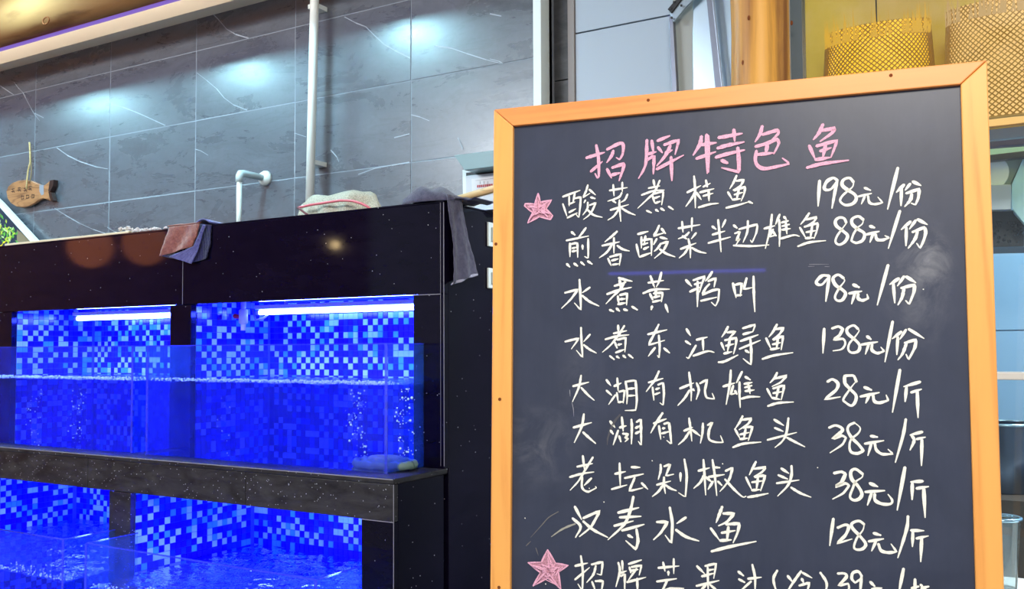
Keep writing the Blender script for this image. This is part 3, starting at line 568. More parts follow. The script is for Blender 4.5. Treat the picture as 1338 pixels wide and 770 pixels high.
# amber screen and woven lampshades
sc = empty('amber_screen', PY(1200, 90, 3.50)); tag(sc, 'large olive tan screen hanging behind the kitchen window', 'screen')
scM = mat('olive_tan_cloth', (.40, .31, .10), .8); t = NT(scM); t.col(t.ramp(t.noise(t.map(), 2.2, 5, .6), [(.3, (.50, .34, .02)), (.5, (.68, .46, .06)), (.7, (.80, .56, .20))]))
zlo = PY(1316, 168, 3.50).z
MB().box((PY(1052, 90, 3.5).x-sc.location.x, 0, zlo-sc.location.z), (1.2, .012, ZC-.01-sc.location.z)).build('cloth', scM, sc)
MB().box((PY(1052, 90, 3.5).x-sc.location.x, -.01, zlo-.035-sc.location.z), (1.2, .02, zlo-sc.location.z)).build('bottom_bar', mat('grey_blue_bar', (.20, .27, .36), .4), sc)
wovM = mat('woven_bamboo', (.48, .25, .03), .6)
def shade(pxc, pyt, pyb, half, lab, lit, strength, fringe, nst, seed):
    Yp = 3.28; c_ = PY(pxc, pyb, Yp); top_ = PY(pxc, pyt, Yp).z; e = PY(pxc+half, pyb, Yp).x-c_.x; H = top_-c_.z
    s_ = empty('woven_lampshade', c_); tag(s_, lab, 'lampshade', 'woven bamboo lampshades in the kitchen window'); rnd = random.Random(seed)
    prof = lambda v: e*(1-.10*v)
    dp = .38
    q = MB(); n = 30
    MB().grid(lambda u, v: (prof(v)*.93*math.cos(2*math.pi*u), dp*prof(v)*.93*math.sin(2*math.pi*u), H*v), 40, 6).build('glowing_liner', emis('glow_'+str(seed), lit, strength), s_, smooth=True)
    for dr in (1, -1):
        for k in range(nst):
            pts = []; ss = 14; tw = 1.15*H/(e)
            for i in range(ss+1):
                v = i/ss; a = 2*math.pi*k/nst+dr*tw*v; rr = prof(v)*(1+.006*dr); pts.append((rr*math.cos(a), dp*rr*math.sin(a), H*v))
            q.tube(pts, .0020, 4)
    o = q.build('lattice', wovM, s_); o['kind'] = 'stuff'
    fq_ = MB()
    for k in range(90):
        a = math.pi+math.pi*rnd.random(); rr = prof(1); L_ = fringe*(.1+1.3*rnd.random()**2); x, y = rr*math.cos(a), dp*rr*math.sin(a)-.004
        wq_ = .0015+.0035*rnd.random(); fq_.add([(x-wq_, y, H-.05), (x+wq_, y, H-.05), (x+wq_*.2+rnd.uniform(-.01, .01), y, H+L_)], [(0, 1, 2)])
    o = fq_.build('frayed_strips', emis('lit_strips_'+str(seed), lit, strength*.55), s_); o['kind'] = 'stuff'
    MB().tube([(0, 0, H*.9), (0, 0, ZC-c_.z-.001)], .0025, 6).build('cord', blk, s_)
    for v in (0,):
        q2 = MB(); q2.tube([(prof(v)*1.01*math.cos(2*math.pi*k/32), dp*prof(v)*1.01*math.sin(2*math.pi*k/32), H*v) for k in range(33)], .005, 6, cap=False); q2.build('hoop', wovM, s_, smooth=True)
shade(1148, 36, 150, 78, 'deep yellow glowing woven lampshade above the middle of the board', (1, .52, .02), 1.5, .05, 60, 1)
shade(1312, 4, 158, 84, 'paler glowing woven lampshade above the right corner of the board', (1, .58, .18), 1.15, .06, 56, 2)
# kitchen things seen in the strip right of the board
def kth(nm, lab, cat, parts, anchor, Yp):
    e = empty(nm, PY(*anchor, Yp)); tag(e, lab, cat); l_ = e.location
    for (pn, px, yy, t_, mt) in parts: MB().prism([PY(x, y, yy)-l_ for x, y in px], (0, t_, 0)).build(pn, mt, e, bevel=.002)
    return e
purp = mat('purple_bar', (.03, .02, .10), .4); sky = mat('pale_blue_metal', (.40, .66, .78), .35); wht = mat('white_enamel', (.80, .88, .88), .35)
kth('purple_rail', 'dark purple rail under the amber screen', 'rail', [('rail', [(1220, 186), (1400, 172), (1400, 184), (1220, 198)], 3.7, .04, purp)], (1300, 185), 3.7)
kth('range_hood', 'pale steel range hood with a round white filter in the kitchen', 'range hood', [
  ('top_plate', [(1220, 196), (1400, 176), (1400, 196), (1220, 212)], 3.9, .3, sky), ('dark_slot', [(1220, 211), (1400, 190), (1400, 199), (1220, 218)], 3.88, .04, black_steel),
  ('body', [(1220, 222), (1338, 204), (1320, 241), (1220, 243)], 3.95, .2, mat('greenish_steel', (.42, .50, .40), .35)),
  ('front_lip', [(1220, 243), (1321, 241), (1321, 274), (1220, 276)], 3.9, .05, mat('lip_steel', (.42, .48, .52), .3, .6)),
  ('right_side', [(1337, 206), (1400, 190), (1400, 300), (1338, 292), (1322, 272), (1322, 241)], 3.92, .2, sky)], (1320, 240), 3.9)
b = PY(1292, 226, 3.93); ws_ = MB().tube([(b.x, 3.93, b.z), (b.x, 3.945, b.z)], .068, 28); o = ws_.build('filter_disc', wht); o.parent = bpy.data.objects['range_hood']; o.location = -o.parent.location
kth('dark_duct', 'sooty dark duct beneath the range hood', 'duct', [('duct', [(1220, 276), (1322, 274), (1338, 292), (1338, 322), (1220, 325)], 4.1, .3, mat('sooty_metal', (.035, .04, .045), .5))], (1310, 300), 4.1)
sm_ = MB(); rnd = random.Random(9)
for k in range(40): b = PY(rnd.uniform(1292, 1345), rnd.uniform(290, 318), 4.06); sm_.sphere(b, .004+.006*rnd.random(), 6, 4)
tag(sm_.build('hanging_ladle_tips', mat('black_iron', (.012, .015, .02), .4)), 'small black utensils bunched under the sooty duct', 'utensils', kind='stuff')
tag(box('kitchen_counter', (-.4, 4.02, .02), (2.2, 4.8, .62), mat('counter_brown', (.06, .045, .035), .35)), 'dark brown counter below the kitchen window', 'counter')
def rnd_pot(px, pyt, pyb, rad, Yp, prof, name, lab, cat, mt, rim=True, bot_=.621):
    top_ = PY(px, pyt, Yp); bot = bot_ ; e = empty(name, (top_.x, Yp, bot)); tag(e, lab, cat); H = top_.z-bot
    MB().tube([(0, 0, 0)]+[(0, 0, H*v) for v, r_ in prof[1:]], [prof[0][1]*rad]+[r_*rad for v, r_ in prof[1:]], 32, cap=False).build('body', mt, e, smooth=True)
    MB().tube([(0, 0, .001), (0, 0, .004)], rad*prof[0][1], 32).build('base', mt, e)
    if rim: MB().tube([(rad*prof[-1][1]*math.cos(2*math.pi*k/32), rad*prof[-1][1]*math.sin(2*math.pi*k/32), H) for k in range(33)], .006, 8, cap=False).build('rim', mat(name+'_rim', (.35, .5, .6), .2, .8), e, smooth=True)
    return e
rnd_pot(1312, 553, 620, .14, 4.3, [(0, .9), (.1, .95), (.6, 1), (1, .98)], 'steel_pot', 'dark steel stock pot on the kitchen counter', 'pot', mat('dark_steel', (.08, .11, .16), .25, .7))
tag(box('plastic_sheet', (-.1, 4.04, .622), (1.6, 4.12, .70), mat('shiny_dark_plastic', (.04, .07, .11), .2), bevel=.02), 'folded shiny blue black plastic sheet on the counter', 'sheet')
e = rnd_pot(1308, 677, 760, .055, 3.30, [(0, .72), (.5, .86), (1, 1)], 'plastic_cup', 'clear plastic cup standing low behind the window', 'cup', thin('clear_cup', (.8, .85, .85), (.6, .65, .65), .15, .05), bot_=.451)
# ------------------------------------------------------------ chalkboard
LEAN = R(1.8); dvp = ray(-2650, 470); wv = -Vector((dvp.x, dvp.y, 0)).normalized(); nb = Vector((0, 0, 1)).cross(wv)
if nb.dot(fw) < 0: nb = -nb
bv = Vector((0, 0, 1))*math.cos(LEAN)+nb*math.sin(LEAN); bn = wv.cross(bv)          # bn points away from / to the camera
BO = CAM+ray(645, 143)*1.69
if bn.dot(fw) < 0: bn = -bn                                                        # local +Y away from camera
board = empty('chalkboard', BO); board.rotation_euler = Matrix((wv, bn, bv)).transposed().to_euler()
tag(board, 'large framed chalkboard menu handwritten in pink and white chalk', 'chalkboard')
def bhit(x, y, dep=0.):
    o = BO+bn*dep; d = ray(x, y); q = CAM+d*((o-CAM).dot(bn)/d.dot(bn))-BO; return q.dot(wv), q.dot(bv)
BW, BH, SL, TR_ = .802, 1.26, .0372, .0335
def fr(nm, pts, mt): return MB().prism([(x, 0, z) for x, z in pts], (0, .022, 0)).build(nm, mt, board, bevel=.0018)
g_ = .0004
fr('top_rail', [(g_, 0), (BW-g_, 0), (BW-SL-g_, -TR_), (SL+g_, -TR_)], pineH)
fr('bottom_rail', [(SL+g_, -BH+TR_), (BW-SL-g_, -BH+TR_), (BW-g_, -BH), (g_, -BH)], pineH)
fr('side_rail', [(0, -g_), (SL, -TR_-g_), (SL, -BH+TR_+g_), (0, -BH+g_)], pineV)
fr('side_rail', [(BW-SL, -TR_-g_), (BW, -g_), (BW, -BH+g_), (BW-SL, -BH+TR_+g_)], pineV)
SY = .008
MB().box((SL-.004, SY, -BH+TR_-.004), (BW-SL+.004, SY+.006, -TR_+.004)).build('slate', slate, board)
zf = (BO.z-BH*bv.z)
for x in (.03, BW-.03-.035):
    MB().box((x, .004, -BH-zf/bv.z+.004), (x+.035, .024, -BH-.0005)).build('leg', pineV, board, bevel=.002)
    q = MB(); q.tube([(x+.017, .035, -.08), (x+.017, .42, -BH-zf/bv.z+.022)], .014, 8); q.build('rear_leg', pineV, board)
for x, y, r_ in ((847, 131, .0028), (1164, 98.5, .0028), (648, 319, .003), (653, 522, .003), (652, 768, .003)):
    a, b = bhit(x, y); k_ = MB(); k_.tube([(a, -.0004, b), (a, .001, b)], r_, 12); k_.build('knot', knotM, board)
# chalk writing: strokes traced in enlargements (origin x, origin y, scale)
CR = {}
W_ = []   # (crop, width px, material, text)
def row(x0, y0, sc, wd, glyphs, mt=None): 
    for gdat in glyphs.strip().split('\n'): W_.append((x0, y0, sc, wd, gdat.strip(), mt or chW))
row(750, 150, 6.69, 4.6, """108,378 200,350 268,330;195,265 215,380 218,540 205,552 185,515;148,498 250,410;290,305 400,252 432,268 425,350 400,392 370,375;345,315 330,360 288,420;290,475 330,555;335,465 438,430 430,480 395,580;325,530 405,510
638,222 632,400 610,480 565,558;680,225 695,330;650,345 720,325;640,395 700,365 695,520;730,230 840,185;735,285 775,335;790,265 915,225 885,350;800,335 860,310;845,270 800,360 725,450;725,478 960,355;850,370 858,580""", chP)
row(750, 150, 6.69, 5.0, """1115,190 1100,260 1042,355;1110,265 1245,245;1070,385 1240,325;1160,175 1166,515;1172,185 1176,505;1398,130 1406,235;1265,202 1338,190 1473,165;1255,295 1340,270 1488,240;1240,375 1340,345 1493,310;1433,290 1443,420 1438,500 1290,465;1290,400 1343,425""", chP)
row(940, 150, 6.69, 4.6, """375,100 355,170 312,238;375,175 510,135 515,165 455,225;315,280 420,250 505,215 520,250 475,345;420,265 405,345;330,350 470,335;325,315 315,400 345,455 420,472 610,430 550,380
905,85 870,160 820,220;890,140 1005,120 985,160 880,235;785,270 835,385;850,275 1025,230 975,375;930,255 905,375;880,320 980,290;840,395 970,375;765,465 900,430 1130,400""", chP)
row(720, 230, 8.3625, 2.9, """130,228 320,158;130,305 175,440;200,225 200,330;262,190 240,300;250,250 325,235 320,340 305,455 275,420;195,310 265,285;200,400 275,360;180,460 290,405;405,100 385,170 355,235 430,190;420,150 490,210;435,235 485,250;380,265 365,295;405,290 400,360 350,430;425,322 490,300 460,370 420,430 358,478;400,370 470,430 565,455
640,160 835,128;680,95 690,220;780,70 780,175;775,185 740,235 620,278;670,265 710,295;838,200 810,260 765,290;650,375 850,315;750,265 750,340 765,500;745,360 690,440 622,485;775,355 850,400 925,430
1120,45 1135,130;1065,135 1190,110;990,210 1120,165 1240,155;1190,50 1130,180 1060,250 948,355;1110,215 1135,300;1120,200 1225,170 1225,220 1210,320;1130,245 1190,225;1140,300 1195,280;1045,380 1100,405;1145,370 1175,390;1200,355 1240,380;1285,335 1338,370""")
row(880, 220, 8.3625, 3.1, """150,265 300,190;225,85 235,200 240,435;235,260 200,330 135,420;250,265 305,345;355,130 370,205;325,205 405,165;290,265 445,225;385,235 390,360;325,305 435,275;275,430 400,395 495,385
690,80 655,160 615,225;685,140 768,128 735,190 650,240;595,260 645,345;665,245 782,205 775,270 740,360;715,235 690,345;665,290 760,265;645,345 735,335;575,435 720,400 815,372;820,365 865,385""")
row(1040, 220, 7.433, 3.9, """230,120 215,370
400,115 360,95 300,130 275,190 300,212 350,195 400,115;402,110 375,250 350,390
560,135 520,95 460,115 450,165 500,210 570,255 585,300 550,345 480,358 430,320 450,270 510,215 550,180 562,135""")
row(1040, 220, 7.433, 3.0, "665,190 725,215;605,275 735,245;670,270 635,350;700,270 715,335 770,350 840,335 795,280")
row(1040, 220, 7.433, 3.9, """990,-5 890,400
1050,160 975,235;1025,190 1020,365;1110,150 1060,215;1135,130 1215,170;1070,245 1195,205 1188,290 1160,355 1120,340;1125,250 1110,310 1055,375""")
row(730, 290, 8.3625, 3.2, """140,110 180,145;300,65 260,120 205,190;85,205 330,155;125,235 125,385;130,245 205,235 210,390;150,290 200,280;150,325 200,315;262,255 265,300;325,185 325,395 285,380;90,460 125,495;170,455 210,485;245,440 285,475;320,430 370,465
640,105 580,160 505,220;475,262 665,220;605,175 605,345;590,240 530,330 445,395;640,260 700,300 775,320;540,400 575,480;560,385 680,355 665,480;580,425 655,405;590,470 665,460
865,135 980,105;850,245 880,380;905,165 905,290;950,155 935,240;910,205 1015,190 1015,370;920,250 975,232;930,300 985,275;885,385 1010,340;1100,40 1070,110 1040,155 1160,120;1125,75 1170,130;1110,170 1190,190;1075,185 1040,250;1118,240 1085,290 1045,325;1110,245 1195,220 1150,310 1050,400;1105,300 1180,350 1275,385""")
row(880, 270, 6.371, 3.0, """40,182 222,152;72,125 80,215;155,95 152,205;130,215 100,245 40,270;75,245 110,270;190,220 150,270;60,355 190,305;125,270 140,345 142,430;125,340 95,390 48,430;155,345 210,375 275,390
322,165 355,190;435,110 405,175;372,110 385,240 397,380;325,235 430,205;290,305 475,255
500,155 530,180;510,225 552,212 525,285 552,268 515,330;545,190 697,150 690,220 655,300 640,280;620,120 615,210 580,300;500,325 660,330 795,320
755,185 845,160;820,65 805,190 765,350;830,190 800,250 850,240;825,205 855,245;885,65 850,150;880,110 885,200 882,335;920,85 940,110;900,135 955,120;905,165 965,150;905,195 975,185;935,130 945,230;890,270 1000,240 1050,250
1130,55 1100,100 1058,150;1105,110 1190,90 1170,125 1110,160;1052,175 1100,260;1090,170 1200,140 1195,195 1170,270;1155,160 1140,265;1105,215 1190,200;1100,265 1170,260;1035,333 1130,300 1268,285""")
row(1080, 270, 8.92, 3.7, """230,190 205,140 150,130 105,165 115,225 190,285 245,340 215,410 150,445 105,415 120,350 175,270 235,190
430,155 370,115 300,145 300,205 360,260 440,315 420,395 340,425 290,400 310,330 360,250 415,205 430,155
505,228 560,248;460,328 615,290;545,310 505,420;570,325 590,385 660,390 725,365 680,340
855,50 720,490
980,175 870,270;930,245 925,460;1040,160 965,265;1060,150 1175,212;1000,300 1140,245 1155,300 1130,400 1090,485 1050,430;1060,290 1030,380 950,490""")
row(725, 350, 8.3625, 3.4, """270,130 280,300 285,460 215,385;110,275 250,240 180,340 75,445;385,215 300,275;300,305 380,370 485,420
710,115 715,220;650,200 780,160;570,290 700,245 840,215;780,130 720,230 640,310 560,395;690,310 700,395;710,300 790,285 785,410;715,345 770,340;690,400 775,385;600,460 645,480;675,445 710,475;755,455 795,468;845,425 905,462;700,112 780,135 850,150
1045,90 1075,175 1090,215;1165,50 1140,150 1110,210;1020,165 1190,140;965,280 1080,240 1255,235;1040,285 1070,350;1080,282 1178,275 1165,375;1105,240 1105,330;1080,325 1150,310;1070,375 1165,355;1065,420 1055,460;1210,400 1240,490""")
row(880, 345, 8.3625, 3.3, """135,175 200,245;215,180 340,140 310,220 285,310;230,225 300,205;180,305 290,255;265,190 265,320 262,470;425,85 390,140 350,190;380,190 462,158 445,255;395,220 350,270 320,335 430,290 500,280 490,400 460,460 415,420;300,405 475,365
650,210 685,370;665,232 745,215 730,355;690,345 745,340;800,155 770,275 860,260;875,135 880,350 890,525""")
row(1040, 335, 7.433, 3.8, """320,190 255,190 200,245 215,275 260,270 320,195;325,190 290,440
465,215 410,180 360,215 385,280 450,325 482,365 450,425 400,430 380,390 420,310 470,245 465,215
555,275 615,303;515,362 640,340;575,355 540,465;605,365 605,410 650,430 700,410 690,370
895,85 790,475
1000,215 910,275;945,255 960,455;1050,195 985,290;1070,198 1165,258;1020,310 1150,280 1145,350 1100,465 1065,430;1050,310 1030,400 990,475""")
row(730, 415, 8.3625, 3.1, """245,110 250,260 262,435 195,360;70,265 220,230 140,345;345,185 275,265;275,300 340,350 415,390
650,85 655,170;600,175 745,145;510,240 640,205 770,190;720,90 650,200 570,300 480,380;615,270 640,335;640,245 733,225 725,380;650,300 690,290;625,385 720,350;560,420 610,460;635,425 665,445;705,415 735,440;765,405 815,445
975,185 1185,135;1095,75 1040,190 985,300 1160,250;1095,195 1105,330 1098,440 1080,415;1055,330 980,425;1150,335 1215,390""")
row(885, 415, 8.3625, 3.2, """100,125 145,200;90,258 145,295;205,305 125,445 100,435;210,245 330,215;280,235 285,360;175,420 330,370 405,382
555,100 530,150 485,215;545,165 632,155 560,235;480,275 515,360;520,250 645,225 640,300 615,400;575,240 550,370;530,310 620,290;510,395 600,375;450,490 520,480 665,410;715,120 850,80 825,160;720,185 830,155;690,260 885,190;680,345 910,250;800,240 810,380 805,515 720,450;745,360 785,385
1090,75 1050,150 1000,215;1070,130 1160,115 1120,180 1040,240;970,225 1025,345;1050,245 1155,205 1135,355;1100,220 1085,345;1040,295 1130,275;1020,350 1120,335;930,455 1060,415 1265,385""")
row(1050, 410, 7.433, 3.5, """200,145 188,385
275,145 340,125 380,150 350,210 295,250 380,245 405,290 370,345 285,362
530,150 485,115 425,145 430,195 500,255 545,310 530,365 470,380 435,350 445,290 500,225 538,170 530,150
615,220 655,250;560,302 720,275;635,290 600,395;665,300 665,355 720,385 780,365 750,325
865,75 790,470
950,175 860,245;915,225 905,400;995,155 935,250;1020,150 1170,242;980,285 1090,255 1080,330 1020,445 995,395;1000,285 960,390 915,450""")
row(735, 475, 8.3625, 3.1, """115,250 290,205;205,130 180,260 110,420;205,265 280,345 350,405
480,180 530,245;480,295 540,350;580,345 505,450;565,250 645,215;600,160 610,300;595,320 610,420;620,310 680,300 665,435;610,425 660,420;690,195 710,320 705,445;700,200 800,190 815,400 800,510 685,515;715,280 800,270;715,355 800,350
1055,85 1010,180 915,310;940,210 1100,165;985,260 1000,405;1045,235 1100,215 1110,330 1100,455 1065,430;1020,285 1060,270;1010,340 1065,320""")
row(885, 475, 7.433, 3.1, """25,245 160,190;115,85 135,250 135,365;120,260 70,340 5,410;150,250 165,265;188,190 210,260 185,350;220,195 290,160 270,260 290,335 360,345 340,290
445,225 560,190;520,65 510,200 475,400;545,215 520,300 570,290;560,265 580,300;630,80 575,190;605,180 605,300 612,430;660,130 710,160;650,200 730,185;655,235 725,215;660,270 750,258;690,200 708,295;620,345 700,325 805,325
970,90 945,140 900,190;945,150 1060,120 1010,180 920,225;872,245 920,340;930,245 1038,215 1010,355;985,230 960,345;930,290 1020,275;920,335 1000,350;880,415 980,385 1130,375""")
row(1060, 475, 7.871, 3.7, """165,190 220,165 275,210 250,280 140,370 300,345
465,190 430,125 345,130 345,200 400,265 460,330 450,400 410,435 350,400 330,370 380,290 440,210 465,190
545,245 620,275;505,342 700,300;595,330 560,410;635,325 650,390 710,405 790,380 770,325
912,65 835,505
1120,190 950,240;980,235 965,395;1025,300 1135,265;1090,290 1098,560""")
row(735, 535, 8.3625, 3.4, """120,200 320,145;235,50 210,190 130,365;225,250 290,310 365,375
520,130 575,200;525,230 555,270;610,230 555,390;625,200 700,180;650,85 665,240;620,290 640,355;660,265 715,275 690,310 720,320 685,355;755,110 760,200 755,380;810,140 858,115 860,230 862,390 830,350;800,205 850,180;800,265 850,240
1095,40 1030,140 965,260;995,155 1135,105;1055,180 1075,330;1110,160 1165,150 1190,375 1140,340;1095,210 1120,205;1085,265 1160,245""")
row(885, 535, 7.433, 3.1, """65,210 150,175;115,85 130,200 142,310;120,215 70,290 10,345;145,200 225,260;250,135 245,230 225,330;295,155 340,130 310,200 310,290 380,320 445,320 420,255
635,65 610,120 565,185;620,105 718,90 690,140 600,200;560,190 610,285;640,180 730,170 690,305;665,190 645,290;610,245 700,225;610,290 690,280;540,370 640,335 815,318
940,100 1035,158;945,180 1030,215;875,298 1160,225;1080,85 1060,230 1020,310 948,372;1065,275 1150,320 1240,365""")
row(1070, 540, 8.3625, 3.5, """110,160 180,135 245,160 250,200 150,280 250,245 295,270 260,340 120,435
390,105 330,135 315,190 360,270 440,350 485,410 430,440 360,430 335,380 350,290 430,220 450,160 390,105
565,250 640,262;500,335 710,300;575,325 535,465;610,330 630,405 700,450 805,445 755,395
950,65 920,240 835,540
1130,205 995,240;1010,240 1040,300 995,405;1065,285 1165,262;1125,290 1120,575""")
row(735, 590, 7.871, 3.2, """210,45 225,180;150,158 310,125;75,265 200,230 325,212;315,60 240,180 170,300 80,400;300,275 225,350;205,260 205,375 270,415 350,375 340,360
540,232 650,208;588,120 595,350;505,390 665,345;710,162 800,165;640,275 835,232;745,270 690,405 830,375;815,325 880,390
1010,135 1010,200 985,290;1045,155 1108,135 1065,250 1145,235;970,345 1115,305;1045,265 1045,350 1060,435;1035,345 990,410 925,465;1060,345 1110,380 1175,405;1215,220 1215,310;1255,80 1280,260 1265,465 1195,425""")
row(895, 590, 7.433, 3.2, """130,190 240,160;180,80 190,220 202,425;185,230 150,300 85,360;205,250 265,300;268,80 290,230 310,430;290,155 340,158;230,248 385,225;275,290 225,370;320,290 360,330;395,190 462,160 440,250 400,320 340,390;390,270 480,370 560,440 595,435
690,100 665,150 625,230;670,170 782,155 750,200 670,245;592,250 650,375;680,250 778,235 735,385;710,250 695,370;650,300 760,285;650,378 730,370;610,445 700,430 810,408
935,165 1010,215;905,230 1000,270;890,310 1110,278;1035,140 1035,230 1000,330 900,435;1030,350 1120,405 1225,445""")
row(1070, 600, 8.3625, 3.9, """165,155 250,140 290,165 245,260 180,300 290,265 330,290 270,370 150,438
480,165 400,110 350,140 360,220 430,300 470,380 440,435 380,450 340,410 370,320 400,250 470,200 480,165
555,265 645,303;505,360 720,345;575,375 530,505;610,380 615,450 690,490 780,490 800,450 755,385
940,90 855,560
1135,242 1000,250;1020,255 1018,445;1065,322 1200,300;1145,325 1160,640""")
row(735, 645, 4.956, 3.9, """80,85 125,170;65,160 118,215 85,285;135,160 240,115 190,210 110,280;135,180 200,235 295,285
360,125 495,92;370,155 510,148;335,210 460,178;460,20 440,110 400,200 295,300;385,240 530,200;480,230 490,310 475,360 410,305;425,270 455,285
695,90 712,200 705,320 665,270;610,185 680,185 640,250 590,300;800,155 740,195;735,235 800,280 885,308
1035,85 1010,150 995,190;1040,130 1110,130 1070,180 1010,210;960,225 1015,300;1060,200 1145,195 1135,250 1105,320;1075,215 1065,310;1030,255 1120,240;1020,305 1095,300;965,375 1080,345 1255,310""")
row(1060, 660, 7.871, 3.6, """228,140 190,420
270,235 350,205 385,230 345,320 265,395 420,350
545,200 490,165 420,190 425,240 500,320 560,400 530,450 470,460 440,430 470,340 530,260 545,200
640,290 715,312;590,375 745,348;665,375 620,475;690,400 720,470 800,490 875,480 820,400
995,115 980,250 890,545
1025,262 1160,265;1045,270 1040,430;1080,345 1205,318;1135,345 1125,585""")
row(735, 715, 7.871, 3.2, """130,195 260,165;190,90 210,250 205,445 160,380;130,335 280,210;300,180 413,155 400,285 355,275;345,190 320,280 250,365;305,355 345,460;340,350 418,350 400,470;340,450 400,440
575,160 590,250 550,410;615,140 620,240;590,270 660,245;600,300 642,280 640,450;680,175 815,132;690,205 705,265;710,205 812,190 790,290;700,245 780,230;765,220 680,340;665,360 860,310;770,320 775,460
985,215 1200,195;1035,155 1055,250;1145,120 1145,275;1090,250 1090,290;970,355 1175,325;1080,340 1030,450 1110,425 1250,425""")
row(895, 715, 7.042, 3.2, """110,175 180,245;185,175 285,155 265,290;205,215 265,205;155,270 270,240;105,358 315,308;210,185 215,430;195,345 130,420;230,345 310,410
490,225 540,265;495,295 550,325;610,315 500,415;580,292 705,278;620,160 645,280 645,420
850,215 815,290 835,387 870,430
945,265 985,315;1070,220 1000,320 930,430;1080,235 1170,285;1075,290 1090,325;1050,355 1145,330 1120,420
1245,235 1300,320 1300,387 1270,440""")
row(1070, 715, 8.3625, 3.4, """205,290 280,290 300,330 220,420 320,400 330,450 280,520
470,320 430,268 370,285 360,350 395,390 440,360 470,320;465,320 450,520
560,380 610,430;575,460 690,448;640,470 600,560;680,470 690,540 760,550
925,235 870,520
1050,350 1050,560;1010,450 1090,430;1110,410 1140,440;1120,450 1200,430;1160,440 1150,520""")
def spline(p, n=5):
    if len(p) < 3: 
        a, b = p; return [a+(b-a)*(i/4) for i in range(5)]
    out = []
    q = [p[0]*2-p[1]]+p+[p[-1]*2-p[-2]]
    for i in range(1, len(q)-2):
        a, b, c_, d = q[i-1:i+3]
        # keep sharp corners sharp
        for k in range(n):
            t_ = k/n; cr_ = .5*((2*b)+(-a+c_)*t_+(2*a-5*b+4*c_-d)*t_*t_+(-a+3*b-3*c_+d)*t_**3); ln = b+(c_-b)*t_
            ang = 1.
            for (u_, v_, w2) in ((a, b, c_), (b, c_, d)):
                e1, e2 = (v_-u_), (w2-v_)
                if e1.length and e2.length: ang = min(ang, e1.normalized().dot(e2.normalized()))
            out.append(cr_ if ang > .2 else ln*.75+cr_*.25)
    out.append(p[-1]); return out
crnd = random.Random(21)
def glyph(x0, y0, sc, wd, txt, mt, name='chalk_character', par=board):
    q = MB(); k = 0
    for s_ in txt.split(';'):
        p = [Vector((x0+float(a.split(',')[0])/sc, y0+float(a.split(',')[1])/sc)) for a in s_.split()]
        pp = spline(p); n = len(pp); P3 = [Vector(bhit(a.x, a.y, SY)) for a in pp]; k += 1
        L_ = sum((P3[i+1]-P3[i]).length for i in range(n-1)); ac = 0
        hw = wd/2/845.; dep = SY-.0006-.00012*k; row_ = []
        for i in range(n):
            if i: ac += (P3[i]-P3[i-1]).length
            t_ = ac/L_ if L_ else 0
            d = (P3[min(i+1, n-1)]-P3[max(i-1, 0)]); d = d.normalized() if d.length else Vector((1, 0)); nn = Vector((-d.y, d.x))
            f_ = (.72+.42*math.sin(math.pi*min(1, t_*1.15+.12)))*(1+.10*math.sin(t_*23+k*2))
            if t_ > .82 and L_ > .012: f_ *= 1-.45*(t_-.82)/.18
            w2 = hw*f_*(.94+.12*crnd.random()); row_.append((P3[i]+nn*w2, P3[i]-nn*w2, P3[i], d, w2))
        vs = []; fs = []
        a0 = row_[0]; vs.append(a0[2]-a0[3]*a0[4]*.8)
        for r_ in row_: vs += [r_[0], r_[1]]
        vs.append(row_[-1][2]+row_[-1][3]*row_[-1][4]*.8)
        fs.append((0, 1, 2)); fs += [(1+2*i, 3+2*i, 4+2*i, 2+2*i) for i in range(n-1)]; fs.append((2*n-1, len(vs)-1, 2*n))
        q.add([(v.x, dep, v.y) for v in vs], fs)
    return q.build(name, mt, par)
for (x0, y0, sc, wd, txt, mt) in W_:
    o = glyph(x0, y0, sc, wd, txt, mt)
    if mt is chP: o['label'] = 'pink chalk character'
# stars
def star(x0, y0, sc, pts, seed):
    p = [Vector(bhit(x0+a/sc, y0+b/sc, SY)) for a, b in pts]; n = len(p); q = MB(); q.add([(v.x, SY-.0004, v.y) for v in p]+[(sum(v.x for v in p)/n, SY-.0004, sum(v.y for v in p)/n)], [(i, (i+1) % n, n) for i in range(n)])
    o = q.build('chalk_star', chPs, board); o['label'] = 'pink five pointed chalk star'
    txt = ' '.join('%g,%g' % a for a in pts+[pts[0]]); segs = ';'.join('%g,%g %g,%g' % (*pts[i], *pts[(i+1) % n]) for i in range(n))
    glyph(x0, y0, sc, 2.2, segs, chP, 'star_outline', o); rnd = random.Random(seed)
    cx = sum(a for a, b in pts)/n; cy = sum(b for a, b in pts)/n; hs = []
    for i in range(0, n):
        for k in range(5):
            a = pts[i]; t1 = rnd.uniform(.15, .9); t2 = rnd.uniform(.0, .5); b = pts[(i+rnd.choice((1, 2, n-1))) % n]
            sx, sy = cx+(a[0]-cx)*t1, cy+(a[1]-cy)*t1; ex, ey = cx+(b[0]-cx)*t2, cy+(b[1]-cy)*t2; hs.append('%g,%g %g,%g' % (sx, sy, ex, ey))
    glyph(x0, y0, sc, 1.3, ';'.join(hs), chP, 'star_hatching', o)
star(675, 245, 14., [(395, 110), (440, 270), (640, 230), (545, 400), (665, 515), (625, 590), (415, 540), (210, 655), (295, 460), (155, 350), (160, 302), (340, 305)], 1)
star(675, 640, 5.922, [(240, 465), (305, 570), (400, 585), (325, 640), (345, 770), (250, 680), (130, 745), (185, 640), (90, 565), (195, 560)], 2)
glyph(675, 640, 5.922, 2.6, "455,265 400,285 340,315 270,365", mat('dull_chalk_smear', (.36, .35, .30), .9), 'chalk_smear')
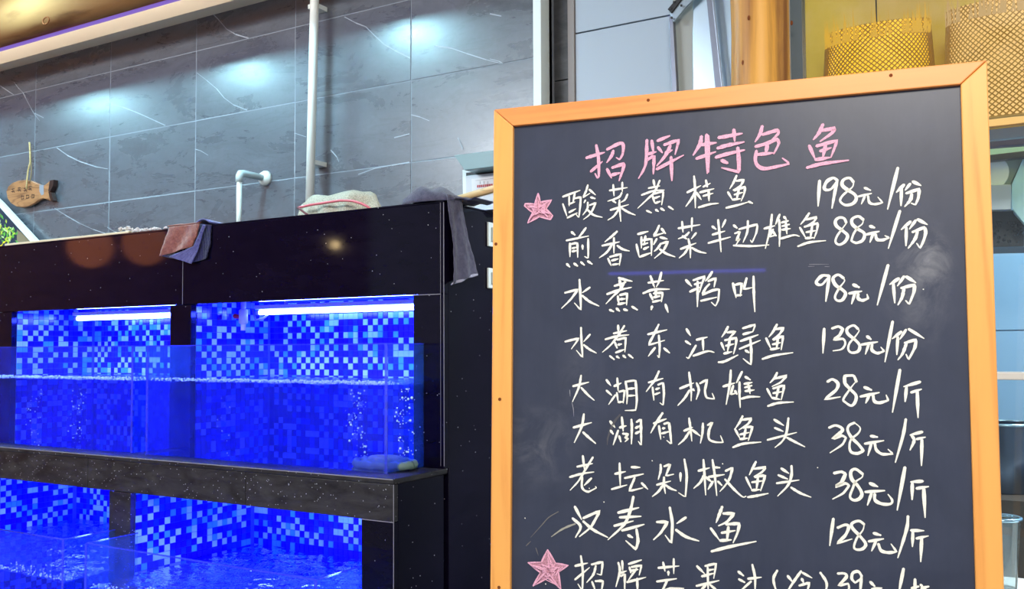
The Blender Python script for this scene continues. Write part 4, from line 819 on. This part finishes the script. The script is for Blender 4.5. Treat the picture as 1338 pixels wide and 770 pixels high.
glyph(675, 640, 5.922, 1.3, "325,170 250,215 200,270 110,370;75,435 110,400;150,450 170,510", chG, 'chalk_smear')
glyph(735, 475, 8.3625, .9, "80,290 85,360;105,430 120,500 125,580", mat('thin_chalk_smear', (.30, .30, .34), .9), 'chalk_smear')
glyph(735, 535, 8.3625, 3.2, "630,60 560,150 500,300 490,390", mat('wiped_chalk', (.085, .085, .10), .9), 'chalk_smear')
glyph(1040, 335, 7.433, .9, "130,80 320,78;280,100 325,102;120,100 180,98", mat('thin_grey_chalk', (.2, .2, .24), .9), 'chalk_smear')
spk = ';'.join('%g,%g %g,%g' % (x, y, x+.8, y+.6) for x, y in ((789, 656), (867, 571), (852, 602), (944, 606), (1068, 611), (686, 677), (713, 763), (1206, 378), (770, 638)))
glyph(0, 0, 1., 1.6, spk, chW, 'chalk_speck')
# blue led sign strip across the room behind the viewer (its streak shows on the slate)
m_ = BO+bn*SY
def mir(x, y, dist):
    d = ray(x, y).normalized(); q = CAM+d*((m_-CAM).dot(bn)/d.dot(bn)); r_ = d-bn*(2*d.dot(bn)); return q+r_*dist
a, b = mir(795, 358, 3.2), mir(1000, 353, 3.2)
ls = tag(MB().tube([a, b], .007, 8).build('led_strip', emis('blue_strip_glow', (.12, .12, 1), 22.)), 'thin blue led strip across the room facing the board', 'lamp')

# warm bulb behind the viewer, and two unseen globes added to redden the fascia
def gm(x, y, dist): d = ray(x, y).normalized(); q = CAM+d*(F/d.y); d.y = -d.y; return q+d*dist
for i, (x, y, ds, rr, col, st) in enumerate(((438, 320, 4.2, .035, (1, .72, .35), 60.), (118, 322, 3.0, .17, (1, .30, .10), 4.), (190, 318, 3.0, .17, (1, .30, .10), 4.))):
    p = gm(x, y, ds); e = empty('unseen_globe', p); tag(e, ['small bright warm bulb hanging over the diners behind the viewer', 'left unseen orange globe added to redden the black fascia', 'right unseen orange globe added to redden the black fascia'][i], 'lamp')
    MB().sphere((0, 0, 0), rr, 24, 14).build('globe', emis('warm_globe_'+str(i), col, st), e, smooth=True)
    MB().tube([(0, 0, rr-.002), (0, 0, rr+.05)], .02, 10).build('socket', blk, e); MB().tube([(0, 0, rr+.05), (0, 0, ZC-p.z-.001)], .004, 6).build('cord', blk, e)
